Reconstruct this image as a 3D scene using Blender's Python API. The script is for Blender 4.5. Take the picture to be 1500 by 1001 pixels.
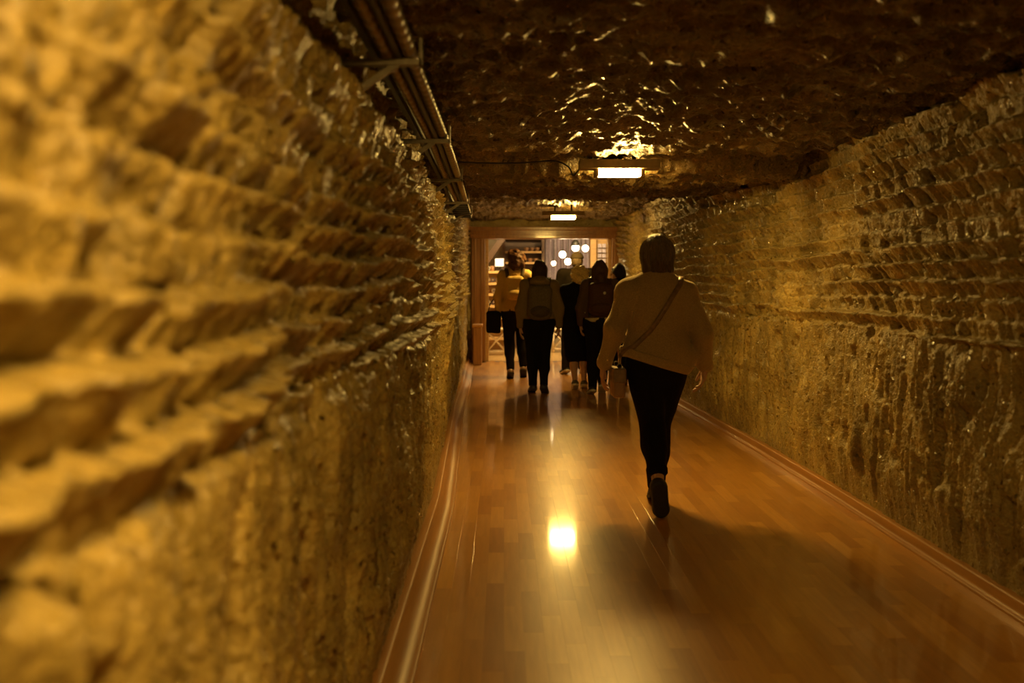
import bpy, math, random
import numpy as np
from mathutils import Vector, Euler

for o in list(bpy.data.objects):
    bpy.data.objects.remove(o, do_unlink=True)
SC = bpy.context.scene
COL = SC.collection

# ------------------------------------------------------------------ camera
F_PX = 1500 * 35.0 / 36.0
CAM = Vector((0.0, 0.0, 1.37))
PITCH, YAW = math.radians(3.34), math.radians(0.47)
cd = bpy.data.cameras.new('camera')
cd.lens = 35.0; cd.sensor_width = 36.0; cd.sensor_fit = 'HORIZONTAL'
cd.clip_start = 0.02; cd.clip_end = 100
cd.dof.use_dof = True; cd.dof.focus_distance = 7.5; cd.dof.aperture_fstop = 2.1
cam = bpy.data.objects.new('camera', cd)
cam.location = CAM
cam.rotation_euler = Euler((math.pi/2 - PITCH, 0, -YAW))
COL.objects.link(cam); SC.camera = cam
CM = cam.rotation_euler.to_matrix()

def at(px, py, Y):
    """point at depth Y that the photograph shows at pixel (px, py)"""
    d = CM @ Vector(((px-750.0)/F_PX, (500.5-py)/F_PX, -1.0))
    return CAM + d * (Y/d.y)

# ------------------------------------------------------------------ world, exposure
w = bpy.data.worlds.new('world'); SC.world = w; w.use_nodes = True
w.node_tree.nodes['Background'].inputs[0].default_value = (0.02, 0.012, 0.004, 1)
w.node_tree.nodes['Background'].inputs[1].default_value = 0.15
SC.view_settings.view_transform = 'Standard'
SC.view_settings.look = 'None'
SC.view_settings.exposure = 0.18
SC.view_settings.gamma = 1.0
SC.view_settings.use_curve_mapping = False
LAMP_COLOR = (1.0, 0.61, 0.14)
LAMP_STRENGTH = 330.0

# ------------------------------------------------------------------ helpers: objects
def tag(o, label=None, cat=None, group=None, kind=None):
    if label: o['label'] = label
    if cat: o['category'] = cat
    if group: o['group'] = group
    if kind: o['kind'] = kind
    return o

def empty(name, loc=(0, 0, 0), rz=0.0, parent=None):
    o = bpy.data.objects.new(name, None); COL.objects.link(o)
    o.location = loc; o.rotation_euler = (0, 0, rz); o.empty_display_size = 0.1
    if parent: o.parent = parent
    return o

def link(name, me, mat, parent=None, smooth=False, loc=None):
    if mat is not None:
        me.materials.clear(); me.materials.append(mat)
    o = bpy.data.objects.new(name, me); COL.objects.link(o)
    if parent: o.parent = parent
    if loc is not None: o.location = loc
    if smooth:
        me.polygons.foreach_set('use_smooth', np.ones(len(me.polygons), bool))
    return o

def np_mesh(name, V, Q):
    """quad mesh from numpy arrays"""
    V = np.asarray(V, np.float32); Q = np.asarray(Q, np.int32)
    me = bpy.data.meshes.new(name)
    n = Q.shape[1]
    me.vertices.add(len(V)); me.vertices.foreach_set('co', V.ravel())
    me.loops.add(Q.size); me.loops.foreach_set('vertex_index', Q.ravel())
    me.polygons.add(len(Q))
    me.polygons.foreach_set('loop_start', np.arange(0, Q.size, n, dtype=np.int32))
    me.update(calc_edges=True); me.validate()
    return me

class MB:
    """collects shapes for one mesh"""
    def __init__(s): s.v = []; s.f = []
    def add(s, v, f):
        b = len(s.v); s.v += [tuple(p) for p in v]; s.f += [tuple(i+b for i in q) for q in f]; return s
    def box(s, lo, hi, bev=0.0):
        x0, y0, z0 = lo; x1, y1, z1 = hi
        if bev <= 0:
            v = [(x0,y0,z0),(x1,y0,z0),(x1,y1,z0),(x0,y1,z0),(x0,y0,z1),(x1,y0,z1),(x1,y1,z1),(x0,y1,z1)]
            f = [(0,3,2,1),(4,5,6,7),(0,1,5,4),(1,2,6,5),(2,3,7,6),(3,0,4,7)]
            return s.add(v, f)
        import bmesh
        bm = bmesh.new(); bmesh.ops.create_cube(bm, size=1.0)
        for q in bm.verts:
            q.co = Vector(((x0+x1)/2+q.co.x*(x1-x0), (y0+y1)/2+q.co.y*(y1-y0), (z0+z1)/2+q.co.z*(z1-z0)))
        bmesh.ops.bevel(bm, geom=bm.edges[:], offset=bev, segments=2, affect='EDGES', profile=0.6)
        bm.verts.ensure_lookup_table(); bm.verts.index_update()
        s.add([q.co[:] for q in bm.verts], [[q.index for q in p.verts] for p in bm.faces]); bm.free(); return s
    def beam(s, a, b, w, h, up=(0, 0, 1)):
        a = Vector(a); b = Vector(b); d = (b-a).normalized(); u = Vector(up)
        r = d.cross(u)
        if r.length < 1e-4: r = d.cross(Vector((1, 0, 0)))
        r.normalize(); u = r.cross(d)
        v = []
        for p in (a, b):
            for sx, sz in ((-1,-1),(1,-1),(1,1),(-1,1)): v.append(p + r*(sx*w/2) + u*(sz*h/2))
        return s.add(v, [(0,1,2,3),(7,6,5,4),(0,4,5,1),(1,5,6,2),(2,6,7,3),(3,7,4,0)])
    def tube(s, pts, rad, n=8, caps=True):
        pts = [Vector(p) for p in pts]
        rr = rad if hasattr(rad, '__len__') else [rad]*len(pts)
        v = []; f = []; prev = None
        for i, p in enumerate(pts):
            d = (pts[min(i+1, len(pts)-1)] - pts[max(i-1, 0)]).normalized()
            if prev is None:
                prev = d.cross(Vector((0.13, 0.2, 1.0)))
                if prev.length < 1e-3: prev = d.cross(Vector((1, 0, 0)))
            r = (prev - d*prev.dot(d)).normalized(); prev = r; u = d.cross(r)
            for k in range(n):
                a = 2*math.pi*k/n; v.append(p + (r*math.cos(a) + u*math.sin(a))*rr[i])
        for i in range(len(pts)-1):
            for k in range(n):
                k2 = (k+1) % n; f.append((i*n+k, i*n+k2, (i+1)*n+k2, (i+1)*n+k))
        if caps:
            f.append(tuple(range(n-1, -1, -1))); f.append(tuple((len(pts)-1)*n+k for k in range(n)))
        return s.add(v, f)
    def lathe(s, prof, n=20, c=(0, 0, 0), axis='z'):
        v = []; f = []
        for r, z in prof:
            for k in range(n):
                a = 2*math.pi*k/n; x, y = r*math.cos(a), r*math.sin(a)
                p = (x, y, z) if axis == 'z' else (x, z, y)
                v.append((c[0]+p[0], c[1]+p[1], c[2]+p[2]))
        for i in range(len(prof)-1):
            for k in range(n):
                k2 = (k+1) % n
                q = (i*n+k, i*n+k2, (i+1)*n+k2, (i+1)*n+k)
                f.append(q if axis == 'z' else q[::-1])
        f.append(tuple(range(n-1, -1, -1))); f.append(tuple((len(prof)-1)*n+k for k in range(n)))
        return s.add(v, f)
    def mesh(s, name='m'):
        me = bpy.data.meshes.new(name); me.from_pydata(s.v, [], s.f); me.update(); return me
    def build(s, name, mat, parent=None, smooth=False, loc=None):
        return link(name, s.mesh(name), mat, parent, smooth, loc)

# ------------------------------------------------------------------ helpers: materials
def nmat(name):
    m = bpy.data.materials.new(name); m.use_nodes = True
    nt = m.node_tree; b = nt.nodes['Principled BSDF']
    return m, nt, b
def nd(nt, typ, **kw):
    n = nt.nodes.new(typ)
    for k, v in kw.items(): setattr(n, k, v)
    return n
def ramp(nt, fac, stops):
    r = nd(nt, 'ShaderNodeValToRGB'); nt.links.new(fac, r.inputs[0])
    e = r.color_ramp.elements
    while len(e) < len(stops): e.new(0.5)
    for i, (p, c) in enumerate(stops):
        e[i].position = p; e[i].color = (c[0], c[1], c[2], 1)
    return r
def coords(nt, scale=(1, 1, 1), kind='Object'):
    t = nd(nt, 'ShaderNodeTexCoord'); m = nd(nt, 'ShaderNodeMapping')
    m.inputs['Scale'].default_value = scale; nt.links.new(t.outputs[kind], m.inputs[0]); return m.outputs[0]
def noise(nt, vec, scale, detail=4, rough=0.55):
    n = nd(nt, 'ShaderNodeTexNoise'); nt.links.new(vec, n.inputs['Vector'])
    n.inputs['Scale'].default_value = scale; n.inputs['Detail'].default_value = detail
    n.inputs['Roughness'].default_value = rough; return n
def bump(nt, b, h, strength, dist):
    n = nd(nt, 'ShaderNodeBump'); n.inputs['Strength'].default_value = strength
    n.inputs['Distance'].default_value = dist
    nt.links.new(h, n.inputs['Height']); nt.links.new(n.outputs[0], b.inputs['Normal']); return n

def simple(name, c, rough=0.6, var=0.25, scale=30.0, bmp=0.3, dist=0.002, stretch=(1, 1, 1), metal=0.0, spec=0.5, sheen=0.0):
    m, nt, b = nmat(name)
    v = coords(nt, stretch); n = noise(nt, v, scale)
    lo = [x*(1-var) for x in c]; hi = [min(1, x*(1+var)) for x in c]
    r = ramp(nt, n.outputs['Fac'], [(0.3, lo), (0.7, hi)])
    nt.links.new(r.outputs[0], b.inputs['Base Color'])
    b.inputs['Roughness'].default_value = rough; b.inputs['Metallic'].default_value = metal
    b.inputs['Specular IOR Level'].default_value = spec
    if sheen: 
        b.inputs['Sheen Weight'].default_value = sheen; b.inputs['Sheen Roughness'].default_value = 0.4
    if bmp: bump(nt, b, n.outputs['Fac'], bmp, dist)
    return m

def emit(name, c, s):
    m, nt, b = nmat(name)
    b.inputs['Base Color'].default_value = (0.8, 0.75, 0.65, 1)
    b.inputs['Emission Color'].default_value = (*c, 1); b.inputs['Emission Strength'].default_value = s
    return m

def rock_mat(name, lo, mid, hi, rough_lo, rough_hi, bs):
    m, nt, b = nmat(name)
    v = coords(nt)
    n1 = noise(nt, v, 2.2, 6, 0.62); n2 = noise(nt, v, 55, 5, 0.7); n3 = noise(nt, v, 14, 4, 0.6)
    mx = nd(nt, 'ShaderNodeMath', operation='ADD'); nt.links.new(n1.outputs['Fac'], mx.inputs[0])
    m2 = nd(nt, 'ShaderNodeMath', operation='MULTIPLY'); nt.links.new(n2.outputs['Fac'], m2.inputs[0]); m2.inputs[1].default_value = 0.55
    nt.links.new(m2.outputs[0], mx.inputs[1])
    r = ramp(nt, mx.outputs[0], [(0.5, lo), (0.78, mid), (1.0, hi)])
    nt.links.new(r.outputs[0], b.inputs['Base Color'])
    rr = nd(nt, 'ShaderNodeMapRange'); nt.links.new(n3.outputs['Fac'], rr.inputs[0])
    rr.inputs[1].default_value = 0.35; rr.inputs[2].default_value = 0.65
    rr.inputs[3].default_value = rough_lo; rr.inputs[4].default_value = rough_hi
    nt.links.new(rr.outputs[0], b.inputs['Roughness'])
    # salt crystals: small facets
    vo = nd(nt, 'ShaderNodeTexVoronoi'); nt.links.new(v, vo.inputs['Vector']); vo.inputs['Scale'].default_value = 75
    ad = nd(nt, 'ShaderNodeMath', operation='ADD'); nt.links.new(n2.outputs['Fac'], ad.inputs[0])
    mm = nd(nt, 'ShaderNodeMath', operation='MULTIPLY'); nt.links.new(vo.outputs['Distance'], mm.inputs[0]); mm.inputs[1].default_value = 0.8
    nt.links.new(mm.outputs[0], ad.inputs[1])
    bn = bump(nt, b, ad.outputs[0], bs, 0.006)
    # scattered crystal faces that glint: a few cells get their own tilt and polish
    vc = nd(nt, 'ShaderNodeTexVoronoi'); nt.links.new(v, vc.inputs['Vector']); vc.inputs['Scale'].default_value = 60
    sp = nd(nt, 'ShaderNodeSeparateColor'); nt.links.new(vc.outputs['Color'], sp.inputs[0])
    gt = nd(nt, 'ShaderNodeMath', operation='GREATER_THAN'); nt.links.new(sp.outputs[0], gt.inputs[0]); gt.inputs[1].default_value = 0.86
    sb = nd(nt, 'ShaderNodeVectorMath', operation='SUBTRACT'); nt.links.new(vc.outputs['Color'], sb.inputs[0]); sb.inputs[1].default_value = (.93, .5, .5)
    sc = nd(nt, 'ShaderNodeVectorMath', operation='SCALE'); nt.links.new(sb.outputs[0], sc.inputs[0])
    gk = nd(nt, 'ShaderNodeMath', operation='MULTIPLY'); nt.links.new(gt.outputs[0], gk.inputs[0]); gk.inputs[1].default_value = 1.7
    nt.links.new(gk.outputs[0], sc.inputs['Scale'])
    gn = nd(nt, 'ShaderNodeNewGeometry'); av = nd(nt, 'ShaderNodeVectorMath', operation='ADD')
    nt.links.new(gn.outputs['Normal'], av.inputs[0]); nt.links.new(sc.outputs[0], av.inputs[1])
    nv = nd(nt, 'ShaderNodeVectorMath', operation='NORMALIZE'); nt.links.new(av.outputs[0], nv.inputs[0])
    nt.links.new(nv.outputs[0], bn.inputs['Normal'])
    mr = nd(nt, 'ShaderNodeMix'); nt.links.new(gt.outputs[0], mr.inputs[0]); nt.links.new(rr.outputs[0], mr.inputs[2]); mr.inputs[3].default_value = .2
    nt.links.new(mr.outputs[0], b.inputs['Roughness'])
    b.inputs['Specular IOR Level'].default_value = 0.6
    return m

M = {}
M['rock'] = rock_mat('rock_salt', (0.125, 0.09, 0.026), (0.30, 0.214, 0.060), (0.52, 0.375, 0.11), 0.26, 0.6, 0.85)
M['rock_dark_shaded'] = rock_mat('dark_shaded_rock_salt', (0.04, 0.027, 0.010), (0.10, 0.068, 0.024), (0.23, 0.16, 0.058), 0.26, 0.48, 0.9)  # dark salt, with the shade of grazing light put into its colour

def wood_mat(name, lo, hi, rough, axis_scale=(18, 1.4, 18), coat=0.0, spec=.5):
    m, nt, b = nmat(name)
    v = coords(nt, axis_scale); n = noise(nt, v, 2.0, 6, 0.6)
    r = ramp(nt, n.outputs['Fac'], [(0.3, lo), (0.72, hi)])
    nt.links.new(r.outputs[0], b.inputs['Base Color']); b.inputs['Roughness'].default_value = rough
    b.inputs['Coat Weight'].default_value = coat; b.inputs['Coat Roughness'].default_value = 0.12
    b.inputs['Specular IOR Level'].default_value = spec
    bump(nt, b, n.outputs['Fac'], 0.12, 0.003)
    return m
M['frame_wood'] = wood_mat('varnished_red_brown_timber', (0.19, 0.075, 0.018), (0.36, 0.16, 0.04), 0.32, (14, 14, 1.2), 0.3)
M['base_wood'] = wood_mat('skirting_wood', (0.30, 0.135, 0.03), (0.44, 0.21, 0.05), 0.38, (10, 0.6, 10), 0.0, .25)
M['shelf_wood'] = wood_mat('shelf_wood', (0.42, 0.25, 0.09), (0.62, 0.40, 0.16), 0.5, (1.4, 14, 14))
M['dark_wood'] = wood_mat('dark_wood', (0.055, 0.025, 0.009), (0.11, 0.05, 0.018), 0.5, (1.4, 14, 14))
M['brace_wood'] = wood_mat('brace_wood', (0.12, 0.055, 0.018), (0.22, 0.11, 0.035), 0.5, (10, 10, 2))

PW, PL = 0.078, 0.52          # plank width, length
def plank_mat():
    m, nt, b = nmat('varnished_oak_planks')
    g = nd(nt, 'ShaderNodeNewGeometry'); sx = nd(nt, 'ShaderNodeSeparateXYZ'); nt.links.new(g.outputs['Position'], sx.inputs[0])
    def mth(op, a, bv=None):
        n = nd(nt, 'ShaderNodeMath', operation=op)
        for i, q in enumerate((a, bv)):
            if q is None: continue
            if isinstance(q, (int, float)): n.inputs[i].default_value = q
            else: nt.links.new(q, n.inputs[i])
        return n.outputs[0]
    row = mth('FLOOR', mth('DIVIDE', sx.outputs[0], PW))
    off = mth('MULTIPLY', mth('FRACT', mth('MULTIPLY', row, 0.381)), PL)
    colm = mth('FLOOR', mth('DIVIDE', mth('SUBTRACT', sx.outputs[1], off), PL))
    cx = nd(nt, 'ShaderNodeCombineXYZ'); nt.links.new(row, cx.inputs[0]); nt.links.new(colm, cx.inputs[1])
    wn = nd(nt, 'ShaderNodeTexWhiteNoise', noise_dimensions='2D'); nt.links.new(cx.outputs[0], wn.inputs['Vector'])
    r = ramp(nt, wn.outputs['Value'], [(0.0, (0.40, 0.165, 0.024)), (0.45, (0.49, 0.225, 0.034)), (0.8, (0.54, 0.255, 0.042)), (1.0, (0.59, 0.29, 0.052))])
    mp = nd(nt, 'ShaderNodeMapping'); mp.inputs['Scale'].default_value = (24, 1.6, 1); nt.links.new(g.outputs['Position'], mp.inputs[0])
    ofs = nd(nt, 'ShaderNodeVectorMath', operation='MULTIPLY_ADD'); nt.links.new(wn.outputs['Color'], ofs.inputs[0])
    ofs.inputs[1].default_value = (40, 40, 40); nt.links.new(mp.outputs[0], ofs.inputs[2])
    n = noise(nt, ofs.outputs[0], 2.0, 5, 0.6)
    n2 = noise(nt, g.outputs['Position'], 1.7, 4, 0.6)
    mix = nd(nt, 'ShaderNodeMix', data_type='RGBA', blend_type='MULTIPLY'); mix.inputs[0].default_value = 0.7
    nt.links.new(r.outputs[0], mix.inputs[6])
    gr = ramp(nt, n.outputs['Fac'], [(0.25, (0.75, 0.72, 0.66)), (0.7, (1.1, 1.08, 1.02))]); nt.links.new(gr.outputs[0], mix.inputs[7])
    nt.links.new(mix.outputs[2], b.inputs['Base Color'])
    rr = nd(nt, 'ShaderNodeMapRange'); nt.links.new(n2.outputs['Fac'], rr.inputs[0])
    rr.inputs[1].default_value = 0.3; rr.inputs[2].default_value = 0.7; rr.inputs[3].default_value = 0.30; rr.inputs[4].default_value = 0.36
    nt.links.new(rr.outputs[0], b.inputs['Roughness'])
    b.inputs['Specular IOR Level'].default_value = 0.5
    b.inputs['Coat Weight'].default_value = 0.7; b.inputs['Coat Roughness'].default_value = 0.075
    n3 = noise(nt, g.outputs['Position'], 9.0, 3, 0.5)
    
    return m
M['plank'] = plank_mat()
M['black_metal'] = simple('black_painted_metal', (0.02, 0.018, 0.015), 0.45, 0.3, 40, 0.2)
M['grey_metal'] = simple('dull_grey_metal', (0.18, 0.15, 0.10), 0.45, 0.3, 30, 0.2, metal=0.6)
M['cable'] = simple('grey_cable_sheath', (0.20, 0.15, 0.085), 0.36, 0.3, 25, 0.2)
M['cable_dark'] = simple('black_cable_sheath', (0.012, 0.010, 0.008), 0.5, 0.3, 25, 0.2)
M['housing'] = simple('lamp_housing', (0.22, 0.16, 0.08), 0.5, 0.2, 20, 0.2)
M['lamp'] = emit('lamp_diffuser_glow', LAMP_COLOR, LAMP_STRENGTH)
M['lamp_dim'] = emit('dim_lamp_diffuser_glow', LAMP_COLOR, LAMP_STRENGTH*.80)
M['globe'] = emit('globe_glow', (1.0, 0.74, 0.42), 9.0)

# ------------------------------------------------------------------ value noise in numpy
_T = np.random.RandomState(7).rand(257, 257).astype(np.float32)
def vn(x, y, seed=0):
    x = np.asarray(x, np.float32) + seed*17.31; y = np.asarray(y, np.float32) + seed*9.77
    xi = np.floor(x); yi = np.floor(y); fx = x-xi; fy = y-yi
    xi = xi.astype(np.int64) % 256; yi = yi.astype(np.int64) % 256
    fx = fx*fx*(3-2*fx); fy = fy*fy*(3-2*fy)
    a = _T[xi, yi]; b = _T[xi+1, yi]; c = _T[xi, yi+1]; d = _T[xi+1, yi+1]
    return (a*(1-fx)+b*fx)*(1-fy) + (c*(1-fx)+d*fx)*fy
def sstep(a, b, x):
    t = np.clip((x-a)/(b-a), 0, 1); return t*t*(3-2*t)

# ------------------------------------------------------------------ tunnel plan
def xl(y): return np.interp(y, [-4, 3, 6, 7.9, 10.4, 13.3, 17.6], [-.42, -.405, -.40, -.45, -.52, -.54, -.62])
def xr(y): return np.interp(y, [-4, 6.3, 8, 11.6, 17.6], [2.12, 2.115, 2.09, 1.97, 1.98])
Y_END = 17.4

def rock_disp(u, z, seed, sp, split, deep=1.0):
    """chiselled rock salt: wavy ledges above, long vertical tool grooves below"""
    warp = 0.16*(vn(u*0.55, z*0.6, seed+1)-.5) + 0.05*(vn(u*1.9, z*1.5, seed+2)-.5) + 0.022*(vn(u*7, z*5, seed+3)-.5)
    zz = z + warp
    t = zz/sp; band = np.floor(t); fr = t-band
    saw = np.where(fr < .86, (fr/.86)**1.3, (1-fr)/.14)
    amp = (0.018 + 0.044*sstep(.2, .7, vn(u*0.8, band*7.3, seed+4)))*deep
    ledge = saw*amp
    ch = vn(u*20 + band*11.7, z*6, seed+5); ch2 = vn(u*9 + band*5.3, z*5, seed+6); ch3 = vn(u*40 + band*3.1, z*13, seed+15)
    chis = 0.026*(1-np.abs(2*ch-1)) + 0.034*(ch2-.5) + 0.012*(ch3-.5) - 0.045*sstep(.60, .82, vn(u*15+band*2.7, z*9, seed+16))
    gv = vn(u*22, z*2.6, seed+7); gv2 = vn(u*10 + .4*z, z*1.4, seed+8); gv3 = vn(u*38, z*8, seed+9)
    groove = 0.034*(1-np.abs(2*gv-1)) + 0.044*(gv2-.5) + 0.018*(gv3-.5)
    pits = -0.04*sstep(.66, .85, vn(u*15, z*6, seed+13))
    sp_z = split + 0.10*(vn(u*0.8, 0*z, seed+10)-.5)
    wgt = sstep(sp_z-.02, sp_z+.02, z)
    low = 0.10*(vn(u*.7, z*.9, seed+11)-.5) + 0.045*(vn(u*2.6, z*2.8, seed+12)-.5)
    lip = 0.015*(1-wgt)
    fine = 0.010*(vn(u*60, z*60, seed+14)-.5)
    return wgt*(ledge+chis) + (1-wgt)*(groove*(2.3-1.3*deep)+pits) + low + lip + fine - .012

def grid_quads(nu, nv, flip=False):
    i = np.arange(nu-1)[:, None]*nv + np.arange(nv-1)[None, :]
    q = np.stack([i, i+nv, i+nv+1, i+1], -1).reshape(-1, 4)
    return q[:, ::-1] if flip else q

def ceil_base(x, y):
    h = 2.235 + 0.0*x
    h = h + 0.23*sstep(9.2, 9.9, y + 0.5*(vn(x*1.2, 0*x, 31)-.5) - 0.5*np.maximum(0, x-1.2))
    h = h - 0.10*sstep(7.02, 7.12, y + .06*(vn(x*2.5, 0*x, 33)-.5))*(1-sstep(9.2, 9.9, y))
    h = h + 0.12*np.exp(-(((x-1.95)/.35)**2 + ((y-8.6)/.7)**2))
    return h

def rows_y(y0, near, y1, k, coarse=0.03):
    a = np.arange(y0, near, coarse); n = int(math.log(y1/near)/k)
    return np.concatenate([a, near*np.exp(np.linspace(0, math.log(y1/near), n))])

# walls
def build_wall(name, xf, side, u, nz, seed, sp, split):
    zt = np.linspace(0, 1, nz)
    U, T = np.meshgrid(u, zt, indexing='ij')
    Z = -0.03 + T*2.62
    D = rock_disp(U, Z, seed, sp, split, 1.0 if side > 0 else 1.0 - .08*(1-sstep(2.5, 5, U))) - 0.035
    if side < 0: D = D - 0.09*sstep(1.93, 2.06, Z + .05*(vn(U*3, 0*U, 77)-.5))*(1-sstep(9.8, 10.6, U))   # cut back behind the cables
    bot = sstep(0.04, 0.40, Z)                     # settle on the skirting at the foot
    D = D*bot + (0.25*np.clip(D, -.03, .03) - 0.03)*(1-bot)
    X = xf(U) - side*D
    V = np.stack([X, U, Z], -1).reshape(-1, 3)
    me = np_mesh(name, V, grid_quads(len(u), nz, flip=(side > 0)))
    return tag(link(name, me, M['rock'], smooth=True), kind='structure')

wl = build_wall('wall_left', xl, -1, rows_y(-4, 0.5, Y_END+.05, 0.0046), 330, 3, 0.078, 1.10)
wl['label'] = 'chiselled rock salt wall with wavy ledges beside the cable tray'
wr = build_wall('wall_right', xr, 1, rows_y(-4, 3.4, Y_END+.05, 0.0019), 300, 20, 0.092, 1.12)
wr['label'] = 'chiselled rock salt wall with ledges above and grooves below'

# ceiling
u = rows_y(-4, 2.2, Y_END+.1, 0.0034, 0.05); nx = 330
xs = np.linspace(-.75, 2.5, nx)
U, X = np.meshgrid(u, xs, indexing='ij')
wx = X*4.6 + 1.1*vn(X*2.3, U*2.3, 48); wy = U*7.5 + 1.1*vn(X*2.3, U*2.3, 47)
D = 0.03*(vn(X*2.2, U*3, 41)-.5) + 0.055*vn(wx*1.8, wy*1.2, 42)**1.3 + 0.042*(1-np.abs(2*vn(X*13+.6*vn(X*5, U*5, 46), U*13, 49)-1))**1.3 + 0.016*(vn(X*30, U*32, 43)-.5) + 0.04*(vn(X*.8, U*.8, 44)-.5)
Zc = ceil_base(X, U) + 0.07 - D
me = np_mesh('ceiling', np.stack([X, U, Zc], -1).reshape(-1, 3), grid_quads(len(u), nx))
tag(link('ceiling', me, M['rock_dark_shaded'], smooth=True), 'low dark rock salt ceiling with painted shade and rough scalloped surface', kind='structure')

# end wall around the doorway (rock)
DX0, DX1, DZ1 = -0.60, 2.02, 2.32
def end_patch(mb, x0, x1, z0, z1, n=40, k=24):
    xs = np.linspace(x0, x1, n); zs = np.linspace(z0, z1, k)
    XX, ZZ = np.meshgrid(xs, zs, indexing='ij')
    YY = Y_END + .02 - 0.06*vn(XX*6, ZZ*9, 51) - 0.03*vn(XX*20, ZZ*20, 52)
    V = np.stack([XX, YY, ZZ], -1).reshape(-1, 3)
    mb.add(V.tolist(), grid_quads(n, k).tolist())
mb = MB(); end_patch(mb, -.9, 2.5, 2.24, 2.75, 90, 20); end_patch(mb, -.95, DX0+.06, -.02, 2.3, 14, 70); end_patch(mb, DX1-.06, 2.5, -.02, 2.3, 14, 70)
tag(mb.build('wall_end', M['rock'], smooth=True), 'rock wall around the timber doorway', kind='structure')

# ------------------------------------------------------------------ floor
fl = MB().box((-1.2, -4, -.08), (2.9, Y_END+.25, -.006)).build('floor', M['dark_wood'])
tag(fl, 'glossy varnished wooden plank floor of the passage', kind='structure')
def plank_mesh():
    g = 0.0001; return MB().box((g, g, -.012), (PW-g, PL-g, 0), 0.00025).mesh('plank')
pm = plank_mesh(); pm.materials.append(M['plank'])
cells = []
for r in range(math.floor(-.62/PW), math.ceil(2.2/PW)):
    off = ((r*0.381) % 1.0)*PL
    for c in range(math.floor((-4-off)/PL), math.ceil((Y_END+.2-off)/PL)):
        x, y = r*PW, c*PL+off
        if y < -4 or y+PL > Y_END+.25: continue
        cells.append((x, y))
def in_view(x, y):
    if y < 3.0: return False
    px = 738 + (x+.04)*F_PX/y
    return -10 < px < 1510 and x+PW > float(xl(y))+.03 and x < float(xr(y))-.0
cells.sort(key=lambda c: (not in_view(*c), c[1]))
single, rest = cells[:300], cells[300:]
for x, y in single:
    o = bpy.data.objects.new('plank', pm); COL.objects.link(o); o.parent = fl; o.location = (x, y, 0)
mb = MB(); g = .0002
for x, y in rest:
    mb.box((x+g, y+g, -.012), (x+PW-g, y+PL-g, 0))
tag(mb.build('plank', M['plank'], fl), kind='stuff')

# skirting boards that follow the walls
def skirting(name, xf, side, prof, label):
    ys = np.linspace(-4, Y_END-.1, 220); V = []; n = len(prof)
    for y in ys:
        xw = float(xf(y))
        for d, z in prof: V.append((xw - side*d, y, z))
    q = grid_quads(len(ys), n, flip=(side < 0))
    return tag(link(name, np_mesh(name, V, q), M['base_wood'], smooth=True), label, kind='structure')
skirting('baseboard_left', xl, -1, [(-.06, .0), (-.06, .075), (0, .075), (.006, .072), (.012, .06), (.03, .035), (.055, .018), (.082, .012), (.090, .0125), (.094, .010), (.096, .0), (.096, -.004)],
         'curved wooden skirting along the wall under the cable tray')
skirting('baseboard_right', xr, 1, [(-.08, .0), (-.08, .07), (-.01, .07), (0, .068), (.004, .06), (.008, .03), (.014, .018), (.026, .014), (.032, .010), (.034, 0), (.034, -.004)],
         'curved wooden skirting along the wall opposite the cable tray')

# ------------------------------------------------------------------ ceiling lamps
def ceiling_lamp(x, y, z, width, label, glow='lamp'):
    t = empty('ceiling_lamp', (x, y, z)); tag(t, label, 'lamp', 'ceiling lamps along the passage')
    w = width/2
    MB().box((-w-.13, -.065, .018), (w+.13, .095, .08), .006).build('housing', M['housing'], t)
    MB().box((-w, -.045, -.03), (w, .075, .017), .010).build('diffuser', M[glow], t)
    for s in (-1, 1):
        MB().box((s*(w+.012)-.012, -.05, -.033), (s*(w+.012)+.012, .08, .017), .004).build('end_cap', M['housing'], t)
        MB().box((s*w*.7-.012, .0, .08), (s*w*.7+.012, .03, .20)).build('hanger', M['black_metal'], t)
    return t
p1 = at(907, 252, 6.9); p2 = at(825, 318, 14.2)
ceiling_lamp(p1.x, 6.9, p1.z, .29, 'short bright tube lamp with a dangling wire under the low rock ceiling')
ceiling_lamp(p2.x, 14.2, p2.z, .34, 'bright tube lamp just in front of the timber doorway')
ceiling_lamp(.22, 0.45, 2.13, .30, 'dimmer tube lamp overhead at the near end of the passage', 'lamp_dim')

# ------------------------------------------------------------------ cable tray and cables along the left wall
TX, TZ = -.33, 2.07
def tray_x(y): return float(np.interp(y, [-4, 5, 8, 10], [-.335, -.34, -.365, -.39]))
def tray_z(y): return float(np.interp(y, [-4, 3, 10], [2.10, 2.10, 2.06]))
t = empty('cable_tray', (0, 0, 0))
tag(t, 'dark metal cable tray with brackets running along the top of the chiselled wall', 'cable tray')
ys = np.linspace(-3.9, 9.9, 60)
mb = MB()
for a, b in zip(ys[:-1], ys[1:]):
    mb.beam((tray_x(a)-.075, a, tray_z(a)+.03), (tray_x(b)-.075, b, tray_z(b)+.03), .02, .07)
mb.build('wall_rail', M['black_metal'], t)
for y in (1.4, 3.15, 4.8, 6.5, 8.2, 9.4):
    x, z = tray_x(y), tray_z(y)
    b = MB().box((x-.20, y-.02, z-.052), (x+.085, y+.02, z-.034)).build('bracket', M['grey_metal'], t)
    MB().box((x+.078, y-.02, z-.052), (x+.086, y+.02, z+.03)).build('lip', M['grey_metal'], b)
    MB().beam((x-.16, y, z-.16), (x+.01, y, z-.045), .02, .02).build('brace', M['grey_metal'], b)
for y in np.arange(8.4, 9.9, .22):
    x, z = tray_x(y), tray_z(y)
    MB().box((x-.085, y-.02, z-.056), (x+.07, y+.02, z-.036)).build('rung', M['black_metal'], t)
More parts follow.
